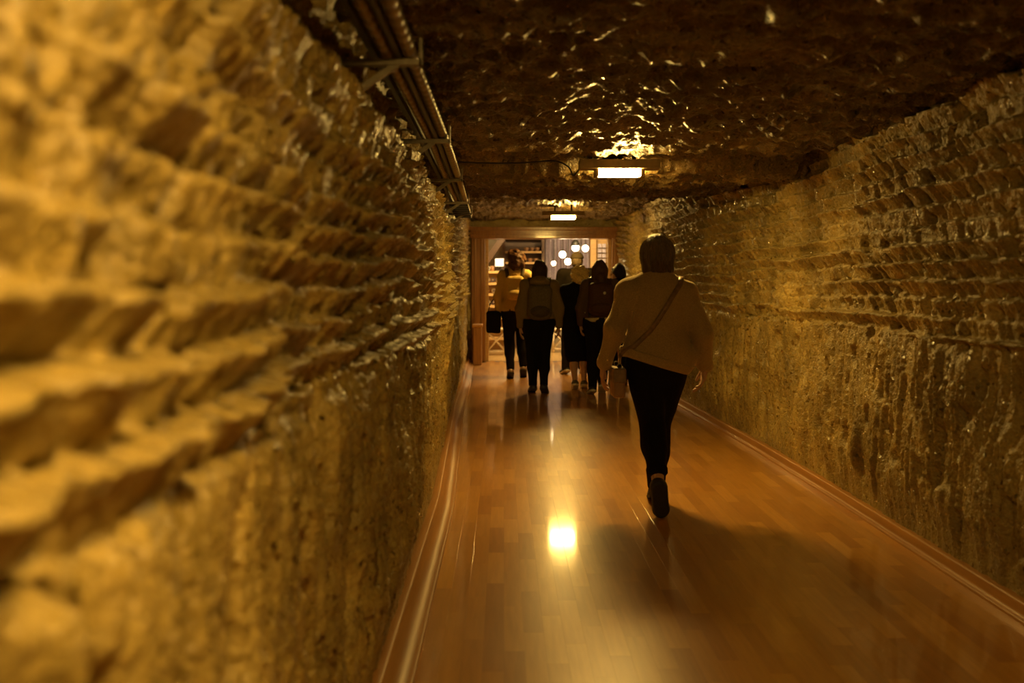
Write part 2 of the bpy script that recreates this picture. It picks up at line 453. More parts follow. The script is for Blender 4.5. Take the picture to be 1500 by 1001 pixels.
def corrugated(x, z, r, y0, y1, seed, pitch, ridged=True):
    n = int((y1-y0)/.0113); pts = []; rad = []
    for i in range(n+1):
        y = y0 + (y1-y0)*i/n
        pts.append((tray_x(y)+x+.004*math.sin(y*1.3+seed), y, tray_z(y)+z+.003*math.sin(y*1.9+2*seed)))
        rad.append(r*(.55+.5*abs(math.sin(math.pi*y/pitch+seed)) if ridged else 1.0))
    return MB().tube(pts, rad, 10)
for i, (x, z, r, rid, mt, lab) in enumerate((
        (.050, -.010, .022, True, 'cable', 'thick ridged grey conduit on the outer lip of the cable tray'),
        (.012, -.016, .014, False, 'cable_dark', 'smooth black cable between two ridged conduits of the cable tray'),
        (-.024, -.014, .018, True, 'cable', 'ridged grey conduit on the wall side of the cable tray'),
        (.030, .016, .012, True, 'cable', 'thin ridged conduit lying on top of the other cables'))):
    o = corrugated(x, z, r, -3.9, 10.0 - .1*i, i, .09, rid).build('conduit', M[mt], smooth=True)
    tag(o, lab, 'cable', 'cables in the tray')

def wire(pts, r, label):
    # smooth through control points
    P = [Vector(p) for p in pts]; out = []
    for i in range(len(P)-1):
        p0, p1, p2, p3 = P[max(i-1, 0)], P[i], P[i+1], P[min(i+2, len(P)-1)]
        for k in range(8):
            s = k/8; out.append(.5*((2*p1)+(p2-p0)*s+(2*p0-5*p1+4*p2-p3)*s*s+(3*p1-p0-3*p2+p3)*s**3))
    out.append(P[-1])
    return tag(MB().tube(out, r, 6).build('lamp_wire', M['cable_dark'], smooth=True), label, 'wire')
yw = 6.97
wire([at(655, 236, yw), at(700, 239, yw), at(760, 239, yw), at(810, 236, yw), at(832, 244, yw), at(840, 257, yw), at(850, 247, yw), at(862, 243, yw), at(872, 248, 6.9)],
     .006, 'thin black wire crossing the rock ceiling from the cable tray to a lamp')

# ------------------------------------------------------------------ timber doorway
t = empty('door_1', (0, 0, 0)); tag(t, 'wide varnished timber doorway at the end of the passage', kind='structure')
FW = M['frame_wood']; y = Y_END
A = lambda px, py: at(px, py, y)
xlo, xli = A(691, 500).x, A(711, 500).x
xri, xro = A(895, 500).x, A(906, 500).x
zt, zi = A(800, 336).z, A(800, 350).z
MB().box((xlo, y-.10, 0), (xli, y+.22, zi+.01), .012).build('post', FW, t)
MB().box((xri, y-.10, 0), (xro+.03, y+.22, zi+.01), .012).build('post', FW, t)
MB().box((xlo-.02, y-.12, zi), (xro+.05, y+.22, zt), .012).build('lintel', FW, t)
MB().box((xlo-.05, y-.16, zt-.025), (xro+.08, y-.05, zt+.035), .01).build('cornice', FW, t)
MB().box((xlo-.01, y-.135, zi+.055), (xro+.03, y-.11, zi+.085), .006).build('moulding', FW, t)
for a, b in ((xli-.075, xli-.05), (xlo+.05, xlo+.08)):
    MB().box((a, y-.125, 0), (b, y-.095, zi), .006).build('moulding', FW, t)
MB().box((xri+.04, y-.125, 0), (xri+.07, y-.095, zi), .006).build('moulding', FW, t)
MB().box((xli, y+.06, 0), (xli+.055, y+.12, zi), .006).build('jamb', M['shelf_wood'], t)
MB().box((xri-.055, y+.06, 0), (xri, y+.12, zi), .006).build('jamb', M['shelf_wood'], t)
# low timber plinth at the foot of the frame
c = at(693, 500, 16.6); zt0 = at(693, 476, 16.6).z
t = empty('plinth', (-.445, 16.9, 0)); tag(t, 'low timber plinth beside the left foot of the doorway', 'plinth')
MB().box((-.07, -.22, 0), (.07, .22, zt0-.05), .01).build('body', FW, t)
MB().box((-.085, -.24, zt0-.05), (.085, .24, zt0), .012).build('cap', M['base_wood'], t)

# ------------------------------------------------------------------ souvenir room behind the doorway
SY0, SY1, SX0, SX1, SH = Y_END+.22, 22.6, -2.4, 4.2, 2.75
def struct(name, mb, m, label): return tag(mb.build(name, m), label, kind='structure')
M['shop_wall'] = simple('shop_plaster', (0.50, 0.42, 0.30), 0.8, .2, 6, .3)
M['shop_floor'] = wood_mat('pale_shop_floor', (0.42, 0.26, 0.10), (0.55, 0.36, 0.15), 0.22, (8, 1, 8), .4)
M['shop_ceiling'] = simple('shop_ceiling_boards', (0.10, 0.055, 0.02), 0.6, .3, 6, .3)
sf = struct('floor_shop', MB().box((SX0, SY0, -.08), (SX1, SY1, -.004)), M['shop_floor'], 'shiny floor of the souvenir room')
struct('wall_back', MB().box((SX0, SY1, -.08), (SX1, SY1+.1, SH+.1)), M['shop_wall'], 'back wall of the souvenir room')
struct('wall_shop_left', MB().box((SX0-.1, SY0, -.08), (SX0, SY1+.1, SH+.1)), M['shop_wall'], 'side wall of the souvenir room behind the shelves')
struct('wall_shop_right', MB().box((SX1, SY0, -.08), (SX1+.1, SY1+.1, SH+.1)), M['shop_wall'], 'side wall of the souvenir room by the display rack')
struct('wall_shop_front', MB().box((SX0, SY0-.02, 0), (xlo, SY0+.05, SH)).box((xro, SY0-.02, 0), (SX1, SY0+.05, SH)).box((xlo, SY0-.02, zt), (xro, SY0+.05, SH)), M['shop_wall'], 'inner face of the doorway wall')
struct('ceiling_shop', MB().box((SX0, SY0, SH), (SX1, SY1+.1, SH+.1)), M['shop_ceiling'], 'dark ceiling of the souvenir room')

M['shop_lamp'] = emit('shop_lamp_glow', (1.0, .70, .30), 330.0)  # lamps added out of view above the doorway to brighten the room
for x_, y_, lab in ((.2, 18.7, 'unseen fill lamp added to the souvenir room ceiling near the plate shelf'), (1.5, 19.2, 'unseen fill lamp added to the souvenir room ceiling near the globe lamps')):
    t = empty('shop_ceiling_lamp', (x_, y_, SH)); tag(t, lab, 'lamp', 'added fill lamps of the souvenir room')
    MB().lathe([(.17, -.03), (.18, -.025), (.18, .0)], 20).build('base', M['black_metal'], t, True)
    MB().lathe([(.01, -.10), (.09, -.09), (.15, -.055), (.16, -.03)], 20).build('bowl_shade', M['shop_lamp'], t, True)
WHITE = simple('glazed_white_ceramic', (0.75, 0.70, 0.60), 0.25, .1, 20, .1)
BLUE = simple('glazed_blue_ceramic', (0.25, 0.22, 0.34), 0.25, .3, 25, .1)
CLAY = simple('brown_clay', (0.30, 0.15, 0.06), 0.5, .3, 20, .2)
# shelf of plates on the left
sy = 19.75; sx0, sx1 = -1.3, .12
def zpx(py, Y): return at(738, py, Y).z
boards = [zpx(p, sy) for p in (397, 414, 430, 447, 464)]
t = empty('plate_shelf', ((sx0+sx1)/2, sy, 0)); tag(t, 'pale wooden display shelf filled with plates', 'shelf')
hw = (sx1-sx0)/2
for s in (-1, 1): MB().box((s*hw-.02, -.03, 0), (s*hw+.02, .28, boards[0]+.02)).build('side_panel', M['shelf_wood'], t)
for z in boards+[.30]: MB().box((-hw, -.03, z-.05), (hw, .28, z)).build('shelf_board', M['shelf_wood'], t)
MB().box((-hw, .28, .02), (hw, .30, boards[0])).build('back_panel', M['shelf_wood'], t)
def plate_mesh(R):
    return MB().lathe([(.001, -.002), (R*.45, -.004), (R*.62, -.012), (R, -.022), (R*1.0, -.016), (R*.6, .0), (R*.45, .006), (.001, .006)], 18, axis='y').mesh('plate')
def plate(x, z, Y, R, mt, lab):
    t = empty('plate', (x, Y, z)); tag(t, lab, 'plate', 'plates on the display shelf')
    me = plate_mesh(R); o = link('dish', me, mt, t, True); o.location = (0, 0, R)
    o.rotation_euler = (math.radians(-9), 0, 0)
    c = MB().lathe([(.001, -.006), (R*.28, -.008), (R*.36, -.004), (.001, -.002)], 12, axis='y').build('motif', BLUE if mt is WHITE else WHITE, t, True); c.location = (0, -.006, R); c.rotation_euler = (math.radians(-9), 0, 0)
for bi, row in ((1, (714.5, 722, 730)), (2, (715, 723.5, 732)), (3, (715, 723, 731)), (4, (716, 724, 733))):
    for k, px in enumerate(row):
        p = at(px, 400, sy+.14)
        plate(p.x, boards[bi], sy+.16, .050, WHITE if (k+bi) % 2 else (BLUE if bi % 2 else CLAY),
              ['white glazed plate with a dark centre', 'dark glazed plate with a pale centre', 'brown clay plate with a pale centre'][0 if (k+bi) % 2 else (1 if bi % 2 else 2)] + ' on the %s of the display shelf' % {1: 'second board', 2: 'third board', 3: 'fourth board', 4: 'fifth board'}[bi])
def mug(px, Y, z, mt, lab):
    p = at(px, 388, Y); t = empty('mug', (p.x, Y, z)); tag(t, lab, 'mug', 'mugs on top of the shelf')
    MB().lathe([(.036, 0), (.042, .008), (.044, .10), (.040, .10), (.038, .012), (.001, .01)], 16).build('cup', mt, t, True)
    MB().tube([(.043, 0, .02), (.07, 0, .03), (.075, 0, .055), (.065, 0, .08), (.043, 0, .085)], .006, 6).build('handle', mt, t, True)
mug(712.5, sy+.1, boards[0], WHITE, 'pale mug at the end of the top shelf board')
mug(721, sy+.14, boards[0], CLAY, 'brown mug on the top shelf board next to a pale mug')
# white lantern jar on the shelf
p = at(731.5, 388, sy+.12); t = empty('glass_lantern', (p.x, sy+.12, boards[0])); tag(t, 'pale square lantern with a dark foot on the top shelf board', 'lantern')
MB().box((-.075, -.06, 0), (.075, .06, .018)).box((-.05, -.04, .018), (-.03, .04, .09)).box((.03, -.04, .018), (.05, .04, .09)).build('foot', M['black_metal'], t)
MB().box((-.085, -.07, .09), (.085, .07, .245), .01).build('shade', emit('lantern_glow', (1, .82, .62), .8), t)
MB().box((-.07, -.055, .245), (.07, .055, .26)).build('lid', M['black_metal'], t)
# timber brace and beam
t = empty('timber_truss', (0, 20.2, 0)); tag(t, 'dark slanted timber brace under a beam in the souvenir room', 'timber')
a = at(712, 384, 20.2); b = at(736, 349, 20.2)
MB().beam((a.x, 0, a.z), (b.x, 0, b.z), .12, .12, (0, 1, 0)).build('brace', M['dark_wood'], t)
MB().box((SX0+.02, -.08, zpx(351, 20.2)), (.82, .08, zpx(351, 20.2)+.16)).build('beam', M['brace_wood'], t)
MB().box((a.x-.12, -.07, 0), (a.x-.0, .07, zpx(351, 20.2))).build('post', M['brace_wood'], t)
# dark cabinet with bowls
cy = 21.2; cx0, cx1 = at(738, 380, cy).x, at(795.5, 380, cy).x
t = empty('bowl_cabinet', ((cx0+cx1)/2, cy, 0)); tag(t, 'dark wooden cabinet with rows of bowls on lit shelves', 'cabinet')
hw = (cx1-cx0)/2; zc = [zpx(q, cy) for q in (368, 384, 400)]
for s in (-1, 1): MB().box((s*hw-.03, 0, 0), (s*hw+.03, .4, zpx(346, cy))).build('side_panel', M['dark_wood'], t)
MB().box((-hw, .38, 0), (hw, .42, zpx(346, cy))).build('back_panel', M['dark_wood'], t)
MB().box((-hw, 0, zpx(350, cy)), (hw, .4, zpx(346, cy))).build('top', M['dark_wood'], t)
MB().box((-hw, .02, 0), (hw, .38, .9)).build('door', M['dark_wood'], t)
for z in zc: MB().box((-hw, 0, z-.04), (hw, .38, z)).build('shelf_board', M['shelf_wood'], t)
bowl_me = MB().lathe([(.025, 0), (.03, .008), (.05, .05), (.054, .08), (.05, .08), (.046, .05), (.025, .016), (.001, .014)], 16).mesh('bowl'); bowl_me.materials.append(CLAY)
for zi_, row, nm in ((0, (771, 779, 787), 'top'), (1, (768, 776.5, 785), 'middle')):
    for px in row:
        p = at(px, 380, cy+.15)
        o = bpy.data.objects.new('bowl', bowl_me); COL.objects.link(o); o.location = (p.x, cy+.15, zc[zi_])
        tag(o, 'brown clay bowl on the %s shelf of the dark cabinet' % nm, 'bowl', 'bowls in the dark cabinet, %s shelf' % nm)
# shimmering curtain / wall hanging
cuy = 21.9; c0, c1 = at(797, 400, cuy).x, at(866, 400, cuy).x
xs_ = np.linspace(c0, c1, 160); zs_ = np.linspace(.75, 2.755, 24)
XX, ZZ = np.meshgrid(xs_, zs_, indexing='ij')
YY = cuy + .05*np.sin(XX*44 + 1.5*np.sin(XX*9)) + .02*vn(XX*9, ZZ*3, 61)
M['curtain'] = simple('shimmering_violet_lit_fabric', (0.42, 0.36, 0.46), 0.3, .35, 50, .5, spec=.8)  # violet light in the room put into the fabric colour
o = link('curtain', np_mesh('curtain', np.stack([XX, YY, ZZ], -1).reshape(-1, 3), grid_quads(160, 24)), M['curtain'], smooth=True)
o.modifiers.new('thickness', 'SOLIDIFY').thickness = .006
tag(o, 'shimmering pleated curtain, violet light put into its colour, behind the globe lamps', 'curtain')
# cluster of globe lamps on a stand
ly = 20.3
def globe(px, py, rpx, lab, cap=False):
    p = at(px, py, ly); r = rpx*ly/F_PX
    t = empty('globe_lamp', (p.x, ly, p.z)); tag(t, lab, 'lamp', 'globe lamps in the souvenir room')
    n = 10; prof = [(max(.001, r*math.sin(math.pi*i/n)), -r*math.cos(math.pi*i/n)) for i in range(n+1)]
    MB().lathe(prof, 18).build('globe', M['globe'], t, True)
    MB().lathe([(r*.3, r*.9), (r*.45, r*.95), (r*.4, r*1.25), (r*.12, r*1.35)], 12).build('fitting', M['black_metal'], t, True)
    MB().tube([(0, 0, r*1.2), (0, 0, SH-p.z)], .008, 6).build('stem', M['black_metal'], t)
    if cap: MB().lathe([(r*1.25, r*.5), (r*1.3, r*.55), (r*.9, r*1.5), (r*.4, r*2.1), (r*.1, r*2.3)], 16).build('shade', M['black_metal'], t, True)
globe(824, 373, 5.2, 'round glowing globe lamp hanging beside the dark shaded one')
globe(843, 363, 5.6, 'glowing lamp under a dark bell-shaped shade', True)
globe(857.5, 364, 5.0, 'round glowing globe lamp nearest the display rack')
globe(832, 383.5, 5.0, 'low glowing globe lamp just behind the capped man')
globe(811, 386, 3.6, 'small glowing globe lamp next to the dark cabinet')
globe(851, 392, 3.2, 'smallest glowing globe lamp, hanging low between the others')
# display rack on the right
ry = 20.9; r0, r1 = at(865, 380, ry).x, at(890, 380, ry).x
t = empty('display_rack', ((r0+r1)/2, ry, 0)); tag(t, 'pale display rack with rows of small cards', 'rack')
hw = (r1-r0)/2
MB().box((-hw, .1, 0), (hw, .14, 2.3)).build('back_panel', M['shelf_wood'], t)
MB().box((-hw, .0, 0), (-hw+.12, .1, 2.3)).build('side_panel', M['shelf_wood'], t)
M['card'] = simple('printed_card', (0.50, 0.44, 0.52), 0.4, .4, 60, .1)
for i in range(9):
    z = 1.28+.105*i
    b = MB().box((-hw+.14, .05, z-.012), (hw, .1, z)).build('ledge', M['dark_wood'], t)
    for k in range(2):
        x = -hw+.16+k*.09; MB().box((x, .06, z), (x+.075, .07, z+.08)).build('card', M['card'], b)
# woven stools
M['rattan'] = simple('pale_rattan', (0.62, 0.50, 0.32), 0.5, .2, 30, .2)
def stool(px, Y, half, lab):
    p = at(px, 495, Y); z1 = zpx(481, Y); t = empty('rattan_bench', (p.x, Y, 0)); tag(t, lab, 'bench', 'pale rattan benches')
    MB().box((-half, -.2, z1-.04), (half, .2, z1), .012).build('seat', M['rattan'], t)
    for sx_ in (-1, 1):
        for sy_ in (-1, 1):
            MB().tube([(sx_*(half-.03), sy_*.17, 0), (sx_*(half-.03), sy_*.17, z1-.03)], .016, 8).build('leg', M['rattan'], t, True)
    for sy_ in (-1, 1):
        for s in (-1, 1):
            pts = [(s*(half-.03)*q, sy_*.17, .06+(z1-.12)*(1-abs(q))**1.0*(1 if True else 0)) for q in (-1, -.5, 0)]
            MB().tube([(-s*(half-.03), sy_*.17, .08), (0, sy_*.17, z1*.52), (s*(half-.03), sy_*.17, z1-.08)], .011, 6).build('cross_brace', M['rattan'], t, True)
        MB().tube([(-half+.03, sy_*.17, .07), (half-.03, sy_*.17, .07)], .012, 6).build('stretcher', M['rattan'], t, True)
stool(727, 19.15, .19, 'pale rattan bench with crossed braces below the plate shelf')
stool(822, 19.9, .19, 'pale rattan bench with crossed braces beneath the pleated curtain')

# ------------------------------------------------------------------ people: signed distance fields meshed with surface nets
class Field:
    def __init__(s, lo, hi, h):
        s.lo = np.array(lo, np.float32); s.h = h
        s.n = np.ceil((np.array(hi)-np.array(lo))/h).astype(int)+1
        s.ax = [s.lo[i] + h*np.arange(s.n[i], dtype=np.float32) for i in range(3)]
        s.F = np.full(s.n, 0.5, np.float32)
    def _sl(s, lo, hi):
        r = []
        for i in range(3):
            a = int(max(0, math.floor((lo[i]-s.lo[i])/s.h))); b = int(min(s.n[i], math.ceil((hi[i]-s.lo[i])/s.h)+1))
            if b <= a: return None
            r.append(slice(a, b))
        return tuple(r)
    def _pts(s, sl):
        return (s.ax[0][sl[0]][:, None, None], s.ax[1][sl[1]][None, :, None], s.ax[2][sl[2]][None, None, :])
    def _mix(s, sl, d, k):
        f = s.F[sl]
        if k <= 0: s.F[sl] = np.minimum(f, d); return
        h = np.clip(k-np.abs(f-d), 0, None)/k
        s.F[sl] = np.minimum(f, d) - h*h*k*.25
    def cone(s, a, b, r1, r2, k=.03):
        a = np.array(a, np.float32); b = np.array(b, np.float32); m = max(r1, r2)+k+2.5*s.h
        sl = s._sl(np.minimum(a, b)-m, np.maximum(a, b)+m)
        if sl is None: return s
        x, y, z = s._pts(sl); ba = b-a; L = float(ba@ba)+1e-9
        t = np.clip(((x-a[0])*ba[0]+(y-a[1])*ba[1]+(z-a[2])*ba[2])/L, 0, 1)
        d = np.sqrt((x-a[0]-t*ba[0])**2+(y-a[1]-t*ba[1])**2+(z-a[2]-t*ba[2])**2) - (r1+(r2-r1)*t)
        s._mix(sl, d, k); return s
    def ell(s, c, r, k=.03, sub=False):
        c = np.array(c, np.float32); r = np.array(r, np.float32); m = k+3*s.h
        sl = s._sl(c-r-m, c+r+m)
        if sl is None: return s
        x, y, z = s._pts(sl)
        k0 = np.sqrt(((x-c[0])/r[0])**2+((y-c[1])/r[1])**2+((z-c[2])/r[2])**2)
        k1 = np.sqrt(((x-c[0])/r[0]**2)**2+((y-c[1])/r[1]**2)**2+((z-c[2])/r[2]**2)**2)+1e-6
        d = k0*(k0-1)/k1
        if sub: s.F[sl] = np.maximum(s.F[sl], -d)
        else: s._mix(sl, d, k)
        return s
    def rbox(s, c, hs, r, k=.0, sub=False):
        c = np.array(c, np.float32); hs = np.array(hs, np.float32); m = k+3*s.h
        sl = s._sl(c-hs-m, c+hs+m)
        if sl is None: return s
        x, y, z = s._pts(sl)
        q = [np.abs(p-c[i])-(hs[i]-r) for i, p in enumerate((x, y, z))]
        d = np.sqrt(np.maximum(q[0], 0)**2+np.maximum(q[1], 0)**2+np.maximum(q[2], 0)**2) + np.minimum(np.maximum(np.maximum(q[0], q[1]), q[2]), 0) - r
        if sub: s.F[sl] = np.maximum(s.F[sl], -d)
        else: s._mix(sl, d, k)
        return s
    def cut(s, nrm, off):
        """keep where nrm.p < off"""
        x, y, z = s._pts((slice(None),)*3)
        s.F = np.maximum(s.F, nrm[0]*x+nrm[1]*y+nrm[2]*z-off); return s
    def rough(s, amp, fx, fy, fz, seed=0, ridge=False):
        x, y, z = s._pts((slice(None),)*3)
        a = vn(x*fx+0*z, z*fz+y*fy*.6+0*x, seed); b = vn(y*fy+0*x, z*fz*1.1+x*fx*.5, seed+3)
        d = (a+b-1.0)
        if ridge: d = 1-2*np.abs(d)-.5
        s.F = s.F + (amp*d).astype(np.float32); return s
    def waves(s, amp, fn):
        x, y, z = s._pts((slice(None),)*3); s.F = s.F + (amp*fn(x, y, z)).astype(np.float32); return s
    def mesh(s):
        F = s.F.copy()
        F[0], F[-1] = 1, 1; F[:, 0], F[:, -1] = 1, 1; F[:, :, 0], F[:, :, -1] = 1, 1
        I = F < 0; nx, ny, nz = F.shape
        cs = (nx-1, ny-1, nz-1)
        S = np.zeros(cs+(3,), np.float32); N = np.zeros(cs, np.float32)
        def sub(A, o): return A[o[0]:o[0]+cs[0], o[1]:o[1]+cs[1], o[2]:o[2]+cs[2]]
        for ax in range(3):
            oth = [i for i in range(3) if i != ax]
            for p in (0, 1):
                for q in (0, 1):
                    o1 = [0, 0, 0]; o1[oth[0]] = p; o1[oth[1]] = q; o2 = list(o1); o2[ax] = 1
                    cr = sub(I, o1) != sub(I, o2)
                    idx = np.nonzero(cr)
                    a = sub(F, o1)[idx]; b = sub(F, o2)[idx]; t = a/(a-b)
                    pt = np.empty((len(t), 3), np.float32); pt[:, ax] = t; pt[:, oth[0]] = p; pt[:, oth[1]] = q
                    S[idx] += pt; N[idx] += 1
        act = N > 0; ids = np.full(cs, -1, np.int64); ids[act] = np.arange(int(act.sum()))
        V = (np.argwhere(act)+S[act]/N[act][:, None])*s.h + s.lo
        Q = []
        for ax in range(3):
            o = [slice(None)]*3; o2 = [slice(None)]*3; o[ax] = slice(0, -1); o2[ax] = slice(1, None)
            A = I[tuple(o)]; B = I[tuple(o2)]; e = np.argwhere(A != B)
            if len(e) == 0: continue
            inn = A[tuple(e.T)]
            u_, v_ = [(1, 2), (2, 0), (0, 1)][ax]
            def cell(du, dv):
                c = e.copy(); c[:, u_] += du; c[:, v_] += dv; return ids[tuple(c.T)]
            q = np.stack([cell(-1, -1), cell(0, -1), cell(0, 0), cell(-1, 0)], 1)
            q[~inn] = q[~inn][:, ::-1]; Q.append(q)
        return V, np.concatenate(Q)

def joinVQ(*parts):
    V = []; Q = []; b = 0
    for v, q in parts: V.append(v); Q.append(q+b); b += len(v)
    return np.concatenate(V), np.concatenate(Q)
def sdf_obj(name, fld, mat, parent, extra=()):
    V, Q = joinVQ(fld.mesh(), *extra)
    return link(name, np_mesh(name, V, Q), mat, parent, True)

def lerp(a, b, t): return tuple(a[i]+(b[i]-a[i])*t for i in range(3))
def hand(w, d, thumb, palm, h=.004, sc=1.0, curl=.5):
    """w wrist, d finger direction, thumb = direction of the thumb side, palm = palm normal"""
    w = Vector(w); d = Vector(d).normalized(); a = Vector(thumb); a = (a-d*a.dot(d)).normalized(); n = Vector(palm); n = (n-d*n.dot(d)-a*n.dot(a)).normalized()
    c = w + d*.10*sc; R = .135*sc
    f = Field(c-Vector((R, R, R)), c+Vector((R, R, R)), h)
    f.cone(w-d*.03, w+d*.01, .024*sc, .024*sc, .01)
    for i in range(4):
        o = (1.5-i)*.0195*sc
        k = w + d*(.088-.004*abs(i-1.2))*sc + a*o
        f.cone(w+a*o*.5, k, .015*sc, .0115*sc, .014)
        L = (.040, .046, .043, .033)[i]*sc; ang = curl*(.55+.12*i)
        p = k; cur = 0.0; spread = a*(o*.25/.03*.03)
        for j, (ll, r) in enumerate(((L, .0088), (L*.62, .0078), (L*.5, .0068))):
            cur += ang*(.6 if j == 0 else .9)
            q = p + (d*math.cos(cur)+n*math.sin(cur)+spread*1.2).normalized()*ll
            f.cone(p, q, r*sc*1.03, r*sc, .004); p = q
    t0 = w+d*.022*sc+a*.018*sc; t1 = t0+(d*.75+a*.62+n*.25).normalized()*.042*sc
    t2 = t1+(d*.93+a*.25+n*.3).normalized()*.032*sc; t3 = t2+(d*.97+n*.35).normalized()*.024*sc
    f.cone(t0, t1, .016*sc, .0115*sc, .012); f.cone(t1, t2, .0105*sc, .0095*sc, .004); f.cone(t2, t3, .0092*sc, .008*sc, .003)
    return f.mesh()

BASE = dict(head=(0, .015, 1.535), neck=(0, -.015, 1.38), shL=(-.165, -.01, 1.345), shR=(.165, -.01, 1.345),
            elL=(-.225, -.03, 1.07), elR=(.225, -.03, 1.07), wrL=(-.235, .04, .84), wrR=(.235, .04, .84),
            hipL=(-.085, 0, .87), hipR=(.085, 0, .87), knL=(-.085, .03, .47), knR=(.085, .03, .47),
            anL=(-.08, -.02, .085), anR=(.08, -.02, .085), baL=(-.095, .10, .022), baR=(.095, .10, .022), toL=(-.10, .17, .02), toR=(.10, .17, .02))
def body_field(J, h, build=1.0, face=(0, 1), headr=(.073, .092, .113)):
    lo = (min(j[0] for j in J.values())-.14, min(j[1] for j in J.values())-.22, -.02)
    hi = (max(j[0] for j in J.values())+.14, max(j[1] for j in J.values())+.22, 1.76)
    f = Field(lo, hi, h); b = build
    f.ell((0, -.005, 1.24), (.145*b, .10*b, .19)); f.ell((0, 0, 1.06), (.12*b, .085*b, .16), .05); f.ell((0, -.012, .91), (.150*b, .11*b, .125), .05)
    nk = J['neck']; hd = J['head']; fx, fy = face
    f.cone((0, -.02, 1.30), nk, .062, .054, .05); f.cone(nk, (hd[0]-.0*fx, hd[1]-.01*fy, hd[2]-.06), .052, .05, .02)
    f.ell(hd, headr, .02)
    # jaw, nose, brow, lips, ears on the side the face looks to
    g = lambda along, side, up: (hd[0]+fx*along-fy*side, hd[1]+fy*along+fx*side, hd[2]+up)
    f.ell(g(.030, 0, -.065), (.052, .052, .052), .03)
    f.cone(g(.088, 0, .012), g(.104, 0, -.028), .009, .014, .012); f.cone(g(.080, -.03, .020), g(.080, .03, .020), .012, .012, .015)
    f.cone(g(.083, -.018, -.058), g(.083, .018, -.058), .008, .008, .008); f.ell(g(.070, 0, -.095), (.022, .022, .02), .02)
    for s in (-1, 1):
        f.ell(g(.083, s*.031, -.002), (.012, .012, .010), 0, sub=True); f.cone(g(-.005, s*.074, .015), g(-.002, s*.072, -.028), .014, .009, .008)
    for s, S in ((-1, 'L'), (1, 'R')):
        f.cone(J['neck'], J['sh'+S], .045, .055, .05); f.cone(J['sh'+S], J['el'+S], .050*b, .039, .03); f.cone(J['el'+S], J['wr'+S], .038, .025, .02)
        f.cone((J['hip'+S][0], J['hip'+S][1], J['hip'+S][2]), J['kn'+S], .085*b, .053, .04); f.cone(J['kn'+S], lerp(J['kn'+S], J['an'+S], .4), .05, .052, .03)
        f.ell(lerp(J['kn'+S], J['an'+S], .27), (.05, .056, .10), .03)
        f.cone(lerp(J['kn'+S], J['an'+S], .4), J['an'+S], .048, .034, .03)
        an, ba, to = (Vector(J[q+S]) for q in ('an', 'ba', 'to'))
        heel = an - (ba-an).normalized()*.03 + ((an-Vector(J['kn'+S])).normalized())*.035
        f.cone(an, heel, .032, .020, .02); f.cone(heel, ba, .019, .018, .01); f.cone(an, ba, .028, .017, .02); f.cone(ba, to, .018, .014, .01)
    return f
def shoes(J, S, h=.006, infl=.012, sole_t=.02):
    an, ba, to, kn = (Vector(J[q+S]) for q in ('an', 'ba', 'to', 'kn'))
    heel = an - (ba-an).normalized()*.03 + ((an-kn).normalized())*.035
    lo = [min(p[i] for p in (an, ba, to, heel))-.08 for i in range(3)]; hi = [max(p[i] for p in (an, ba, to, heel))+.08 for i in range(3)]
    f = Field(lo, hi, h)
    f.cone(heel, ba, .031+infl*.6, .028+infl, .02); f.cone(lerp(an, heel, .55), ba, .035+infl, .024+infl, .03); f.cone(ba, to, .029+infl, .020+infl*.7, .02)
    # the flat sole plane runs from heel to ball to toe
    fwd = (ba-heel); fwd.normalize(); up = Vector((1, 0, 0)).cross(fwd); up.normalize()
    if up.z < 0 and abs(up.z) > .2: up = -up
    drop = min(heel.dot(up), ba.dot(up)) - .024
    f.cut((-up.x, -up.y, -up.z), -drop)
    g = Field(lo, hi, h); g.F = f.F - .004
    g.cut((up.x, up.y, up.z), drop+sole_t); 
    return f, g
def top_field(J, h, infl, build, hem, sleeve=1.0, hem_tilt=0.0, flare=0.0, neck=True, cuffr=.0, arm=1.0):
    lo = (min(J[k][0] for k in ('elL', 'wrL', 'shL'))-.16, min(J[k][1] for k in ('elL', 'wrL', 'elR', 'wrR', 'head'))-.28, hem-.12)
    hi = (max(J[k][0] for k in ('elR', 'wrR', 'shR'))+.16, max(J[k][1] for k in ('elL', 'wrL', 'elR', 'wrR', 'head'))+.24, 1.52)
    f = Field(lo, hi, h); b = build; i = infl
    f.ell((0, -.005, 1.24), (.150*b+i, .105*b+i, .19+i), .03); f.ell((0, 0, 1.06), (.135*b+i+flare*.5, .098*b+i, .17), .06)
    f.ell((0, -.008, .92), (.158*b+i+flare, .118*b+i+flare*.5, .16), .06)
    if hem < .8: f.cone((0, -.005, .95), (0, 0, hem), .15*b+i, .155*b+i+flare, .05)
    f.cone((0, -.018, 1.34), (0, -.012, 1.40), .068+i, .062+i*.6, .05)
    for S in 'LR':
        f.cone(J['neck'], J['sh'+S], .042+i, .056+i, .05); f.cone(J['sh'+S], J['el'+S], .058*b*arm+i, .050*arm+i, .04)
        f.cone(J['el'+S], lerp(J['el'+S], J['wr'+S], sleeve*.96), .049*arm+i, .038*arm+i+cuffr, .03)
    return f
def hem_cut(f, hem, tilt=0.0):
    """trim the body of a top at its hem but leave the sleeves"""
    x, y, z = f._pts((slice(None),)*3)
    return f
